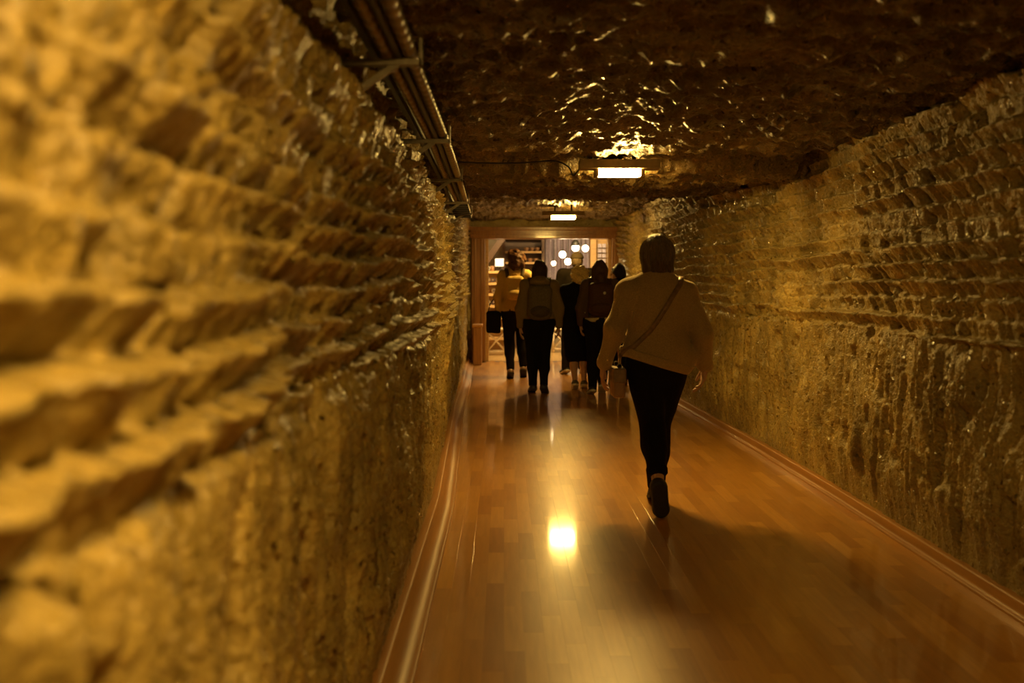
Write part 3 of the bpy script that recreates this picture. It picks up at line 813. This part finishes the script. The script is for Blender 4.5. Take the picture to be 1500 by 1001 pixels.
def trouser_field(J, h, infl, build, waist, cuffL, cuffR, wide=1.0):
    lo = (-.32, min(J[k][1] for k in ('anL', 'anR', 'knL', 'knR'))-.22, 0.0); hi = (.32, max(J[k][1] for k in ('anL', 'anR', 'knL', 'knR'))+.22, waist+.05)
    f = Field(lo, hi, h); b = build; i = infl
    f.ell((0, -.012, .91), (.155*b+i, .118*b+i, .14), .05); f.cone((0, 0, .93), (0, 0, waist+.04), .115*b+i, .11*b+i, .05)
    for S, cu in (('L', cuffL), ('R', cuffR)):
        f.cone(J['hip'+S], J['kn'+S], .094*b+i, .060*wide+i, .04); f.ell(lerp(J['kn'+S], J['an'+S], .2), (.058*wide+i, .068*wide+i, .12), .03) if (cuffL if S == 'L' else cuffR) > .3 else None
        kn, an = J['kn'+S], J['an'+S]
        e = lerp(kn, an, cu); f.cone(kn, lerp(kn, an, cu*.45), .057*wide+i, .055*wide+i, .03); f.cone(lerp(kn, an, cu*.45), e, .055*wide+i, .043*wide+i, .03)
    f.cut((0, 0, 1), waist)
    return f

def skin_mat(name, c):
    m = simple(name, c, .5, .12, 25, .15); b = m.node_tree.nodes['Principled BSDF']
    b.inputs['Subsurface Weight'].default_value = .15; b.inputs['Subsurface Radius'].default_value = (.012, .005, .003); return m
SKIN = skin_mat('skin', (0.46, 0.26, 0.16))
EYE = simple('eye_white', (0.7, 0.66, 0.6), .2, .05, 20, 0)
def cloth(name, c, rough=.9, var=.25, scale=160, b=.5, sheen=.0): return simple(name, c, rough, var, scale, b, .003, sheen=sheen, spec=.06)
def hair_mat(name, c, st=(60, 60, 4), sheen=.0):
    m = simple(name, c, .5, .45, 3.0, .9, .006, st, spec=.2)
    b = m.node_tree.nodes['Principled BSDF']; b.inputs['Sheen Weight'].default_value = sheen; return m
BLACK = cloth('black_cloth', (0.010, 0.008, 0.006), .9, .3)
BLACKSHOE = simple('black_leather', (0.012, 0.010, 0.008), .45, .3, 40, .2)
SOLE_W = simple('white_rubber', (0.55, 0.5, 0.42), .6, .15, 30, .2)
SOLE_D = simple('dark_rubber', (0.02, 0.017, 0.013), .7, .2, 30, .2)
SOLE_G = simple('grey_green_rubber', (0.13, 0.11, 0.06), .7, .2, 30, .2)

def person(label, loc, rz, S, J0, h, build=1.0, face=(0, 1), headr=(.073, .092, .113), curl=.5, handdir=None, skin=None):
    """Empty at the feet, body as one mesh with hands and face; J in metres of a 1.66 m figure, S scales it"""
    J = dict(BASE); J.update(J0)
    t = empty('person', loc, rz); t.scale = (S, S, S); tag(t, label, 'person')
    f = body_field(J, h, build, face, headr)
    hs = []
    for s, q in ((-1, 'L'), (1, 'R')):
        w = Vector(J['wr'+q]); e = Vector(J['el'+q]); d = (w-e).normalized()
        d = (d + Vector((0, 0, -1))*.5).normalized()
        if handdir and q in handdir: d = Vector(handdir[q]).normalized()
        hs.append(hand(w, d, (0.0, 1, .0), (-s, 0, 0), .0045, 1.0, curl))
    b = sdf_obj('body', f, skin or SKIN, t, hs)
    hd = J['head']; fx, fy = face
    for s in (-1, 1):
        e = MB().lathe([(max(.0005, .0115*math.sin(math.pi*i/6)), -.0115*math.cos(math.pi*i/6)) for i in range(7)], 10).build('eye', EYE, b, True)
        e.location = (hd[0]+fx*.076-fy*s*.031, hd[1]+fy*.076+fx*s*.031, hd[2]-.002)
    return t, J

def folds(f, amp, seed):
    f.rough(amp, 9, 9, 7, seed); f.rough(amp*.5, 22, 22, 13, seed+5); return f
def add_shoes(t, J, mat, sole, infl=.012):
    for S in 'LR':
        f, g = shoes(J, S, .006, infl)
        o = sdf_obj('shoe', f, mat, t); sdf_obj('sole', g, sole, o)
def strap(t, pts, w, th, mat, name='strap'):
    """flat band through points on the body, given with outward normals"""
    P = [Vector(p) for p, n in pts]; N = [Vector(n).normalized() for p, n in pts]
    V = []; F = []
    for i in range(len(P)):
        d = (P[min(i+1, len(P)-1)]-P[max(0, i-1)]).normalized(); s = d.cross(N[i]).normalized()
        for a, b in ((-1, 0), (1, 0), (1, 1), (-1, 1)): V.append(P[i]+s*(a*w/2)+N[i]*(b*th))
    for i in range(len(P)-1):
        for k in range(4): F.append((i*4+k, i*4+(k+1) % 4, (i+1)*4+(k+1) % 4, (i+1)*4+k))
    F += [(3, 2, 1, 0), tuple((len(P)-1)*4+k for k in range(4))]
    return MB().add(V, F).build(name, mat, t, True)
def wrap(fld, pts, out):
    """push points out to the surface of a field along y-/given normals"""
    res = []
    for p, n in pts:
        p = Vector(p); n = Vector(n).normalized(); q = p.copy()
        for _ in range(120):
            i = [int(round((q[k]-fld.lo[k])/fld.h)) for k in range(3)]
            if any(i[k] < 0 or i[k] >= fld.n[k] for k in range(3)) or fld.F[tuple(i)] > out: break
            q = q + n*.003
        res.append((q, n))
    return res
def dense(pts, k=5):
    o = []
    for (p, n), (q, m) in zip(pts[:-1], pts[1:]):
        for i in range(k): s = i/k; o.append((Vector(p).lerp(Vector(q), s), Vector(n).lerp(Vector(m), s)))
    o.append((Vector(pts[-1][0]), Vector(pts[-1][1]))); return o

def strands(name, parent, mat, rootfn, n, seed, width=.0022):
    """single locks of hair as thin ribbons"""
    rnd = random.Random(seed); V = []; F = []
    for _ in range(n):
        pts = rootfn(rnd)
        b = len(V); side = Vector((rnd.uniform(-1, 1), rnd.uniform(-1, 1), 0)).normalized()*width/2
        for i, p in enumerate(pts):
            k = 1-.6*i/(len(pts)-1); V += [tuple(p-side*k), tuple(p+side*k)]
        for i in range(len(pts)-1): F.append((b+2*i, b+2*i+1, b+2*i+3, b+2*i+2))
    return tag(MB().add(V, F).build(name, mat, parent, True), kind='stuff')

def pt(px, Y): return at(px, 500, Y).x

# ---- A: woman in the knitted sweater, walking away ------------------------------------------------
AY = 5.95; ax = pt(962, AY)
JA = dict(head=(.0, .02, 1.535), neck=(0, -.01, 1.385), shL=(-.165, -.01, 1.325), shR=(.175, -.005, 1.305),
          elL=(-.262, -.06, 1.10), elR=(.270, -.05, 1.07), wrL=(-.315, .02, .895), wrR=(.300, .03, .875),
          hipL=(-.075, -.01, .87), hipR=(.08, .01, .87), knL=(-.022, -.02, .50), knR=(.035, .15, .48),
          anL=(-.022, -.25, .20), anR=(.035, .21, .09), baL=(.000, -.21, .055), baR=(.045, .33, .025), toL=(.010, -.165, .022), toR=(.05, .40, .022))
tA, J = person('woman in a loose tan sweater and black trousers with a cross-body strap', (ax, AY, 0), 0, 1.0, JA, .007, 1.05, curl=.55,
               handdir={'L': (-.10, .10, -1), 'R': (-.15, .1, -1)})
KNIT = cloth('tan_knit', (0.36, 0.255, 0.115), .9, .22, 160, 1.0, .6)
KNIT.node_tree.nodes['Principled BSDF'].inputs['Sheen Tint'].default_value = (.9, .75, .5, 1)
f = top_field(J, .008, .017, 1.10, .86, cuffr=.0, flare=.03, arm=.86)
f.waves(.010, lambda x, y, z: np.sin(x*26+np.sin(z*11)*1.6+y*9)*np.exp(-((z-.98)/.16)**2) + .7*np.sin((z*24+x*9))*np.exp(-((np.abs(x)-.26)/.07)**2))
folds(f, .006, 3)
# hem: body trimmed on a slant, sleeves kept
x, y, z = f._pts((slice(None),)*3)
hemz = .885 - .30*np.clip(x, -.19, .19)
f.F = np.where(np.abs(x+.0) < .215+.0*z, np.maximum(f.F, hemz-z), f.F)
swe = sdf_obj('sweater', f, KNIT, tA)
g = Field(f.lo, f.ax[0][-1:].tolist()+f.ax[1][-1:].tolist()+f.ax[2][-1:].tolist(), .008); g.F = np.maximum(f.F[:g.n[0], :g.n[1], :g.n[2]]-.007, z-hemz-.055); g.F = np.maximum(g.F, np.abs(x)-.225+0*z+0*y)
sdf_obj('hem_band', g, KNIT, swe)
fcol = Field((-.14, -.14, 1.36), (.14, .14, 1.48), .006); fcol.cone((0, -.018, 1.38), (0, -.008, 1.432), .078, .072, .02); fcol.cut((0, 0, 1), 1.442)
sdf_obj('collar', fcol, KNIT, swe)
ft = trouser_field(J, .008, .010, 1.12, .93, .74, .93, 1.04); folds(ft, .006, 9)
tr = sdf_obj('trousers', ft, BLACK, tA)
e = Vector(lerp(J['knL'], J['anL'], .70)); e2 = Vector(lerp(J['knL'], J['anL'], .80))
fc = Field([q-.1 for q in e], [q+.1 for q in e2], .006); fc.cone(e, e2, .064, .062, .01); dirv = (e2-e).normalized()
fc.cut(dirv, dirv.dot(e2)); fc.cut(-dirv, -dirv.dot(e)); sdf_obj('rolled_cuff', fc, BLACK, tr)
add_shoes(tA, J, BLACKSHOE, SOLE_D)
# bob hair
HAIR_A = hair_mat('blond_brown_hair', (0.085, 0.048, 0.019), sheen=.1)
def bob(fld, hd, low, wide, k=.03):
    fld.ell((hd[0], hd[1]-.012, hd[2]+.016), (.088*wide, .104, .112), k)
    fld.cone((hd[0]-.045*wide, hd[1]-.035, hd[2]), (hd[0]-.052*wide, hd[1]-.045, low+.03), .055, .046, k); fld.cone((hd[0]+.045*wide, hd[1]-.035, hd[2]), (hd[0]+.052*wide, hd[1]-.045, low+.03), .055, .046, k)
    fld.cone((hd[0], hd[1]-.055, hd[2]), (hd[0], hd[1]-.065, low+.03), .062, .05, k)
    fld.ell((hd[0], hd[1]+.10, hd[2]-.05), (.058, .085, .105), 0, sub=True); return fld
hd = J['head']
fh = Field((-.16, -.2, 1.38), (.16, .2, 1.70), .0055); bob(fh, hd, 1.425, 1.0); fh.rough(.010, 60, 60, 4, 4)
fh.cut((0, 0, -1), -1.43)
ha = sdf_obj('hair', fh, HAIR_A, tA)
def rootA(r):
    a = r.uniform(-.15, math.pi+.15); el = r.uniform(.05, 1.35)
    d = Vector((math.cos(a)*math.cos(el), -math.sin(a)*math.cos(el), math.sin(el)))
    p = Vector((hd[0]+d.x*.090, hd[1]-.012+d.y*.106, hd[2]+.016+d.z*.113)); out = [p]
    sw = Vector((d.x, d.y, 0)).normalized()
    zend = 1.425+r.uniform(-.012, .03); n = 6; z0 = p.z
    for i in range(1, n+1):
        z = z0+(zend-z0)*i/n; rr = .094+.008*math.sin(i)+r.uniform(0, .006)-.012*max(0, (1.48-z)/.06)
        up = max(0, (z-(hd[2]+.016))/.113); rad = rr*math.sqrt(max(0.02, 1-min(1, up)**2)) if up > 0 else rr
        out.append(Vector((hd[0]+sw.x*rad, hd[1]-.014+sw.y*rad*1.1, z)))
    return out
strands('hair_strands', ha, hair_mat('backlit_strands', (.17, .105, .042), sheen=.5), rootA, 1500, 5)  # paler than the hair: backlit rim glow put into the strand colour
# strap and small brown bag on the hip
STR = simple('brown_leather_strap', (0.20, 0.12, 0.05), .5, .25, 30, .2); BAG = simple('brown_leather_bag', (0.28, 0.15, 0.055), .5, .25, 12, .3)
bp = dense([((.135, 0, 1.372), (.2, -.3, 1)), ((.115, -.05, 1.34), (.1, -1, .5)), ((.03, -.05, 1.22), (0, -1, .1)), ((-.06, -.05, 1.09), (0, -1, 0)), ((-.13, -.04, 1.00), (-.3, -1, 0)), ((-.185, -.02, .94), (-1, -.5, 0))], 4)
strap(tA, wrap(f, bp, .004), .030, .004, STR, 'bag_strap')
tb = empty('handbag', (ax-.235, AY-.02, .80)); tag(tb, 'small brown leather bag hanging at the hip of the woman in the sweater', 'bag')
fb = Field((-.06, -.13, -.13), (.06, .13, .13), .006); fb.rbox((0, 0, -.02), (.034, .10, .085), .012); fb.rough(.006, 14, 14, 14, 2); bo = sdf_obj('pouch', fb, BAG, tb)
fb = Field((-.06, -.13, -.13), (.06, .13, .13), .006); fb.rbox((0, 0, .025), (.040, .106, .045), .01); sdf_obj('flap', fb, STR, bo)
for s in (-1, 1): MB().lathe([(.010, -.003), (.016, -.003), (.016, .003), (.010, .003)], 12, c=(0, s*.085, .085), axis='y').build('ring', M['grey_metal'], tb, True)

def curly(fld, c, r, seed, bump_=.022, fr=24):
    fld.ell(c, r, .0); fld.rough(bump_, fr, fr, fr, seed); return fld
def backpack(t, y0, z0, w, hgt, dep, mat, pocket_mat, J, fld, lab=None, tagm=None):
    """rucksack on the back, with pocket, handle loop and shoulder straps"""
    zc = z0+hgt/2
    f = Field((-w, y0-dep-.12, z0-.08), (w, y0+.12, z0+hgt+.10), .009)
    f.rbox((0, y0-dep/2, zc), (w/2, dep/2, hgt/2), min(.075, dep*.48)); f.ell((0, y0-dep*.5, z0+hgt*.30), (w*.5, dep*.62, hgt*.32), .03); folds(f, .008, 12)
    b = sdf_obj('backpack', f, mat, t)
    if lab: b['label'] = lab
    g = Field((-w*.6, y0-dep-.16, z0-.05), (w*.6, y0, z0+hgt*.6), .008); g.ell((0, y0-dep*.92, z0+hgt*.24), (w*.42, .055, hgt*.18), .01); sdf_obj('pocket', g, pocket_mat, b)
    MB().tube([(-.03, y0-.03, z0+hgt-.01), (-.025, y0-.04, z0+hgt+.03), (.025, y0-.04, z0+hgt+.03), (.03, y0-.03, z0+hgt-.01)], .007, 6).build('grab_loop', pocket_mat, b, True)
    for s in (-1, 1):
        pts = dense([((s*.10, -.05, z0+hgt*.85), (0, -1, .5)), ((s*.115, -.04, 1.36), (0, -.6, 1)), ((s*.12, .0, 1.37), (0, 0, 1)), ((s*.125, .04, 1.33), (0, 1, .6)), ((s*.14, .05, 1.18), (0, 1, 0)), ((s*.13, .05, 1.05), (0, 1, 0))], 4)
        strap(b, wrap(fld, pts, .003), .05, .008, tagm or pocket_mat, 'shoulder_strap')
    return b
def seg_cut_hem(f, z, half=.20):
    x, y, zz = f._pts((slice(None),)*3); f.F = np.where(np.abs(x) < half+0*zz+0*y, np.maximum(f.F, z-zz+0*x), f.F)

def walk(fr, rr, w=.08):
    """leg joints: the L/R leg in front by fr, the other behind by rr"""
    return fr
# ---- C: woman in olive coat with grey rucksack -----------------------------------------------------
CY = 12.35; JC = dict(elL=(-.235, -.02, 1.06), elR=(.235, -.03, 1.07), wrL=(-.235, .05, .84), wrR=(.240, .04, .85),
    hipL=(-.085, 0, .87), hipR=(.085, 0, .87), knL=(-.085, .06, .47), knR=(.06, .02, .48), anL=(-.075, .06, .085), anR=(.055, -.08, .10), baL=(-.09, .18, .022), baR=(.075, .03, .022), toL=(-.095, .25, .02), toR=(.085, .10, .02))
tC, J = person('woman in an olive hooded coat with a grey rucksack and slim black trousers', (pt(790, CY), CY, 0), 0, 1.0, JC, .011, 1.04)
OLIVE = cloth('olive_coat', (0.21, 0.145, 0.055)); CREAM = cloth('cream_cotton', (0.5, 0.4, 0.22))
f = top_field(J, .010, .018, 1.06, .90, arm=.84, flare=.012); folds(f, .014, 21); seg_cut_hem(f, .93); cC = sdf_obj('coat', f, OLIVE, tC)
fh = Field((-.22, -.26, 1.28), (.22, .16, 1.52), .010); fh.ell((0, -.10, 1.385), (.125, .085, .055)); fh.ell((0, -.07, 1.42), (.085, .07, .05), .04); folds(fh, .012, 4); sdf_obj('hood', fh, OLIVE, cC)
g = top_field(J, .011, .016, 1.05, .84, sleeve=.4); x, y, z = g._pts((slice(None),)*3); g.F = np.maximum(g.F, np.maximum(.872+.14*x-z, z-1.0)+0*y); g.F = np.maximum(g.F, np.abs(x)-.19); sdf_obj('shirt_hem', g, CREAM, tC)
ft = trouser_field(J, .011, .012, 1.06, .98, .92, .92, .98); folds(ft, .007, 5); sdf_obj('trousers', ft, BLACK, tC); add_shoes(tC, J, BLACKSHOE, SOLE_D)
HAIR_D = hair_mat('dark_brown_hair', (0.045, 0.024, 0.012))
fh = Field((-.16, -.22, 1.34), (.16, .2, 1.71), .009); bob(fh, J['head'], 1.40, .95); fh.rough(.012, 40, 40, 5, 2); sdf_obj('hair', fh, HAIR_D, tC)
GREYP = cloth('grey_green_nylon', (0.13, 0.10, 0.05), .6, .2, 60, .3); GREYD = cloth('dark_grey_nylon', (0.08, 0.058, 0.03), .6, .2, 60, .3)
backpack(tC, -.11, .93, .29, .42, .15, GREYP, GREYD, J, f, 'grey rucksack with an oval lower pocket')

# ---- B: curly-haired person in a tan jacket ---------------------------------------------------------
BY = 14.35; JB = dict(head=(.02, .015, 1.535), elL=(-.24, -.05, 1.08), elR=(.235, .02, 1.08), wrL=(-.23, .02, .86), wrR=(.215, .15, .92),
    knL=(-.075, .02, .47), knR=(.10, .13, .48), anL=(-.06, -.10, .10), anR=(.12, .06, .12), baL=(-.065, .0, .022), baR=(.125, .15, .03), toL=(-.07, .07, .02), toR=(.13, .22, .03))
tB, J = person('person with a big mop of dark curls and a tan jacket', (pt(754, BY), BY, 0), 0, 1.10, JB, .011, 1.05)
tB.scale = (1.02, 1.05, 1.10)
TAN = cloth('tan_jacket', (0.48, 0.33, 0.11)); DENIM = cloth('grey_denim', (0.12, 0.105, 0.08))
f = top_field(J, .010, .018, 1.06, .86, arm=.84, flare=.012); folds(f, .014, 31); seg_cut_hem(f, .88); sdf_obj('jacket', f, TAN, tB)
ft = trouser_field(J, .011, .012, 1.04, .96, .90, .86, 1.0); folds(ft, .007, 15); sdf_obj('trousers', ft, BLACK, tB)
BROWNSHOE = simple('brown_leather', (0.17, 0.085, 0.03), .5, .25, 30, .2); add_shoes(tB, J, BROWNSHOE, SOLE_D)
HAIR_R = hair_mat('dark_auburn_curls', (0.075, 0.032, 0.014), (30, 30, 30))
fh = Field((-.24, -.26, 1.36), (.26, .24, 1.76), .009); fh.ell((.02, -.02, 1.575), (.128, .135, .118)); fh.ell((.02, -.05, 1.50), (.12, .11, .09), .03)
fh.ell((.02, .14, 1.49), (.065, .09, .10), 0, sub=True); fh.rough(.028, 20, 20, 20, 8); fh.rough(.012, 45, 45, 45, 9); sdf_obj('curly_hair', fh, HAIR_R, tB)
backpack(tB, -.11, 1.04, .24, .30, .10, TAN, TAN, J, f, 'small tan backpack with dark straps', GREYD)
tb = empty('shoulder_bag', (pt(723, BY), BY-.02, 0.66)); tag(tb, 'black shoulder bag carried beside the tan jacket', 'bag')
fb = Field((-.16, -.12, -.08), (.16, .12, .40), .01); fb.rbox((0, 0, .15), (.105, .06, .16), .04); folds(fb, .01, 3); sdf_obj('pouch', fb, BLACK, tb)
MB().tube([(-.08, 0, .29), (-.05, 0, .42), (.03, 0, .52), (.10, 0, .50), (.09, 0, .29)], .008, 6).build('handle', BLACKSHOE, tb, True)

# ---- D: man in a cap and dark jacket ---------------------------------------------------------------
DY = 14.95; JD = dict(shL=(-.19, -.01, 1.36), shR=(.19, -.01, 1.36), elL=(-.27, -.02, 1.08), elR=(.27, -.02, 1.08), wrL=(-.27, .05, .86), wrR=(.27, .05, .86),
    hipL=(-.095, 0, .87), hipR=(.095, 0, .87), anL=(-.14, -.02, .085), knL=(-.12, .02, .47), baL=(-.175, .09, .022), toL=(-.20, .155, .02), anR=(.09, .06, .09), knR=(.09, .1, .48), baR=(.10, .18, .022), toR=(.105, .25, .02))
tD, J = person('tall man in a peaked cap and dark jacket about to go through the doorway', (pt(845, DY), DY, 0), 0, 1.105, JD, .012, 1.12)
DARK = cloth('dark_brown_wool', (0.007, 0.0048, 0.0025)); CAPM = cloth('grey_brown_cap', (0.045, 0.033, 0.018))
f = top_field(J, .011, .022, 1.12, .82, arm=.88, flare=.012); folds(f, .012, 41); seg_cut_hem(f, .84, .24); sdf_obj('jacket', f, DARK, tD)
ft = trouser_field(J, .012, .018, 1.1, .96, .97, .97, 1.12); folds(ft, .007, 25); sdf_obj('trousers', ft, BLACK, tD); add_shoes(tD, J, BLACKSHOE, SOLE_W)
fh = Field((-.16, -.2, 1.42), (.16, .2, 1.69), .009); fh.ell((0, 0, 1.54), (.079, .098, .10)); fh.ell((0, .12, 1.50), (.065, .085, .11), 0, sub=True); fh.cut((0, 0, -1), -1.475); fh.rough(.008, 40, 40, 20, 3); sdf_obj('hair', fh, hair_mat('grey_hair', (.08, .055, .03)), tD)
fh = Field((-.18, -.2, 1.52), (.2, .3, 1.70), .008); fh.ell((0, .012, 1.575), (.092, .112, .095)); fh.cut((0, 0, -1), -1.575); fh.rbox((0, .15, 1.582), (.07, .075, .008), .008, .01); fh.cone((-.05, .20, 1.58), (.05, .20, 1.58), .009, .009, .01); cp = sdf_obj('cap', fh, CAPM, tD)
MB().lathe([(.012, 0), (.012, .006), (.004, .010)], 10, c=(0, .012, 1.667)).build('button', CAPM, cp, True)

# ---- E: short curly blond woman in black, bare calves ----------------------------------------------
EY = 12.85; JE = dict(head=(.035, .015, 1.535), elL=(-.24, -.03, 1.08), elR=(.215, .05, 1.08), wrL=(-.245, .06, .86), wrR=(.15, .20, 1.02),
    knL=(-.05, .0, .46), knR=(.10, .09, .47), anL=(-.03, -.10, .10), anR=(.105, .06, .085), baL=(-.025, .01, .022), baR=(.115, .18, .022), toL=(-.02, .08, .02), toR=(.125, .25, .02))
tE, J = person('short woman with curly blond hair in a black top and knee-length black shorts', (pt(845, EY), EY, 0), 0, .955, JE, .011, 1.10)
f = top_field(J, .010, .018, 1.10, .80, arm=.82, flare=.012); folds(f, .012, 51); seg_cut_hem(f, .80, .21); sdf_obj('top', f, BLACK, tE)
ft = trouser_field(J, .011, .03, 1.10, .96, .06, .06, 1.2); folds(ft, .008, 35); sdf_obj('shorts', ft, BLACK, tE)
add_shoes(tE, J, GREYP, SOLE_W)
HAIR_B = hair_mat('blond_curls', (0.78, 0.53, 0.20), (30, 30, 30))
fh = Field((-.20, -.22, 1.38), (.24, .2, 1.74), .009); fh.ell((.035, -.005, 1.56), (.112, .122, .108)); fh.ell((.035, -.03, 1.49), (.098, .10, .08), .02); fh.ell((.035, .13, 1.49), (.065, .09, .10), 0, sub=True); fh.rough(.040, 26, 26, 26, 6); fh.rough(.016, 55, 55, 55, 7); sdf_obj('curly_hair', fh, HAIR_B, tE)

# ---- F: woman with long dark hair and brown rucksack ------------------------------------------------
FY = 12.2; JF = dict(elL=(-.235, -.02, 1.07), elR=(.235, -.02, 1.07), wrL=(-.225, .08, .88), wrR=(.235, .06, .86),
    knL=(-.075, .02, .47), knR=(.06, .16, .49), anL=(-.085, -.04, .09), anR=(.05, .14, .12), baL=(-.10, .08, .022), baR=(.06, .25, .03), toL=(-.105, .15, .02), toR=(.065, .32, .03))
tF, J = person('woman with long dark hair, a brown rucksack and a pale shirt hem over black trousers', (pt(878, FY), FY, 0), 0, 1.0, JF, .011, 1.02)
PLUM = cloth('brown_jacket', (0.10, 0.058, 0.028)); BRN = cloth('dark_brown_nylon', (0.075, 0.036, 0.018), .6, .2, 60, .3)
f = top_field(J, .010, .017, 1.04, .90, arm=.82, flare=.012); folds(f, .013, 61); seg_cut_hem(f, .95); sdf_obj('jacket', f, PLUM, tF)
g = top_field(J, .011, .017, 1.03, .84, sleeve=.4); x, y, z = g._pts((slice(None),)*3); g.F = np.maximum(g.F, np.maximum(.895-z, z-1.02)+0*y+0*x); g.F = np.maximum(g.F, np.abs(x)-.19); sdf_obj('shirt_hem', g, CREAM, tF)
ft = trouser_field(J, .011, .012, 1.02, .98, .95, .95, 1.0); folds(ft, .007, 45); sdf_obj('trousers', ft, BLACK, tF); add_shoes(tF, J, BLACKSHOE, SOLE_W)
fh = Field((-.16, -.24, 1.22), (.16, .2, 1.71), .009); bob(fh, J['head'], 1.40, .92); fh.cone((0, -.09, 1.45), (.03, -.155, 1.27), .05, .028, .04); fh.rough(.012, 40, 40, 5, 12); sdf_obj('hair', fh, hair_mat('chestnut_hair', (0.085, 0.042, 0.018)), tF)
bk = backpack(tF, -.10, .98, .31, .40, .16, BRN, BRN, J, f, 'brown rucksack with a small white tag')
MB().lathe([(.001, -.004), (.016, -.004), (.018, 0), (.001, .001)], 14, c=(.035, -.268, 1.255), axis='y').build('tag', SOLE_W, bk, True)
strap(tF, wrap(f, dense([((-.10, 0, 1.375), (0, 0, 1)), ((-.12, -.05, 1.33), (-.2, -1, .4)), ((-.125, -.04, 1.15), (-.2, -1, 0)), ((-.12, -.04, .96), (-.2, -1, 0))], 5), .004), .03, .006, BLACKSHOE, 'bag_strap')

# ---- G: dark-haired person looking sideways, half hidden -------------------------------------------
GY = 13.1; JG = dict(head=(-.03, .02, 1.535), elL=(-.225, .0, 1.07), elR=(.225, .0, 1.07), knL=(-.11, -.02, .48), anL=(-.12, -.20, .21), baL=(-.125, -.17, .06), toL=(-.13, -.13, .022),
    knR=(.08, .1, .48), anR=(.08, .15, .09), baR=(.09, .27, .022), toR=(.095, .34, .02))
tG, J = person('dark-haired person in dark clothes turning the face sideways, behind the woman in the sweater', (pt(908, GY), GY, 0), 0, .985, JG, .011, 1.04, face=(-.85, .53))
f = top_field(J, .010, .018, 1.05, .84, arm=.82, flare=.012); folds(f, .012, 71); seg_cut_hem(f, .86, .21); sdf_obj('top', f, DARK, tG)
ft = trouser_field(J, .011, .014, 1.05, .96, .88, .93, 1.0); folds(ft, .007, 55); sdf_obj('trousers', ft, BLACK, tG); add_shoes(tG, J, BLACKSHOE, SOLE_G)
fh = Field((-.20, -.2, 1.38), (.18, .2, 1.71), .009); hx, hy, hz = J['head']; fh.ell((hx+.012, hy-.008, hz+.018), (.092, .097, .108)); fh.ell((hx+.03, hy-.03, hz-.03), (.075, .075, .085), .02)
fh.ell((hx-.085*1.05, hy+.053*1.05, hz-.03), (.075, .07, .10), 0, sub=True); fh.rough(.012, 40, 40, 12, 13); sdf_obj('hair', fh, hair_mat('black_hair', (.018, .012, .008)), tG)
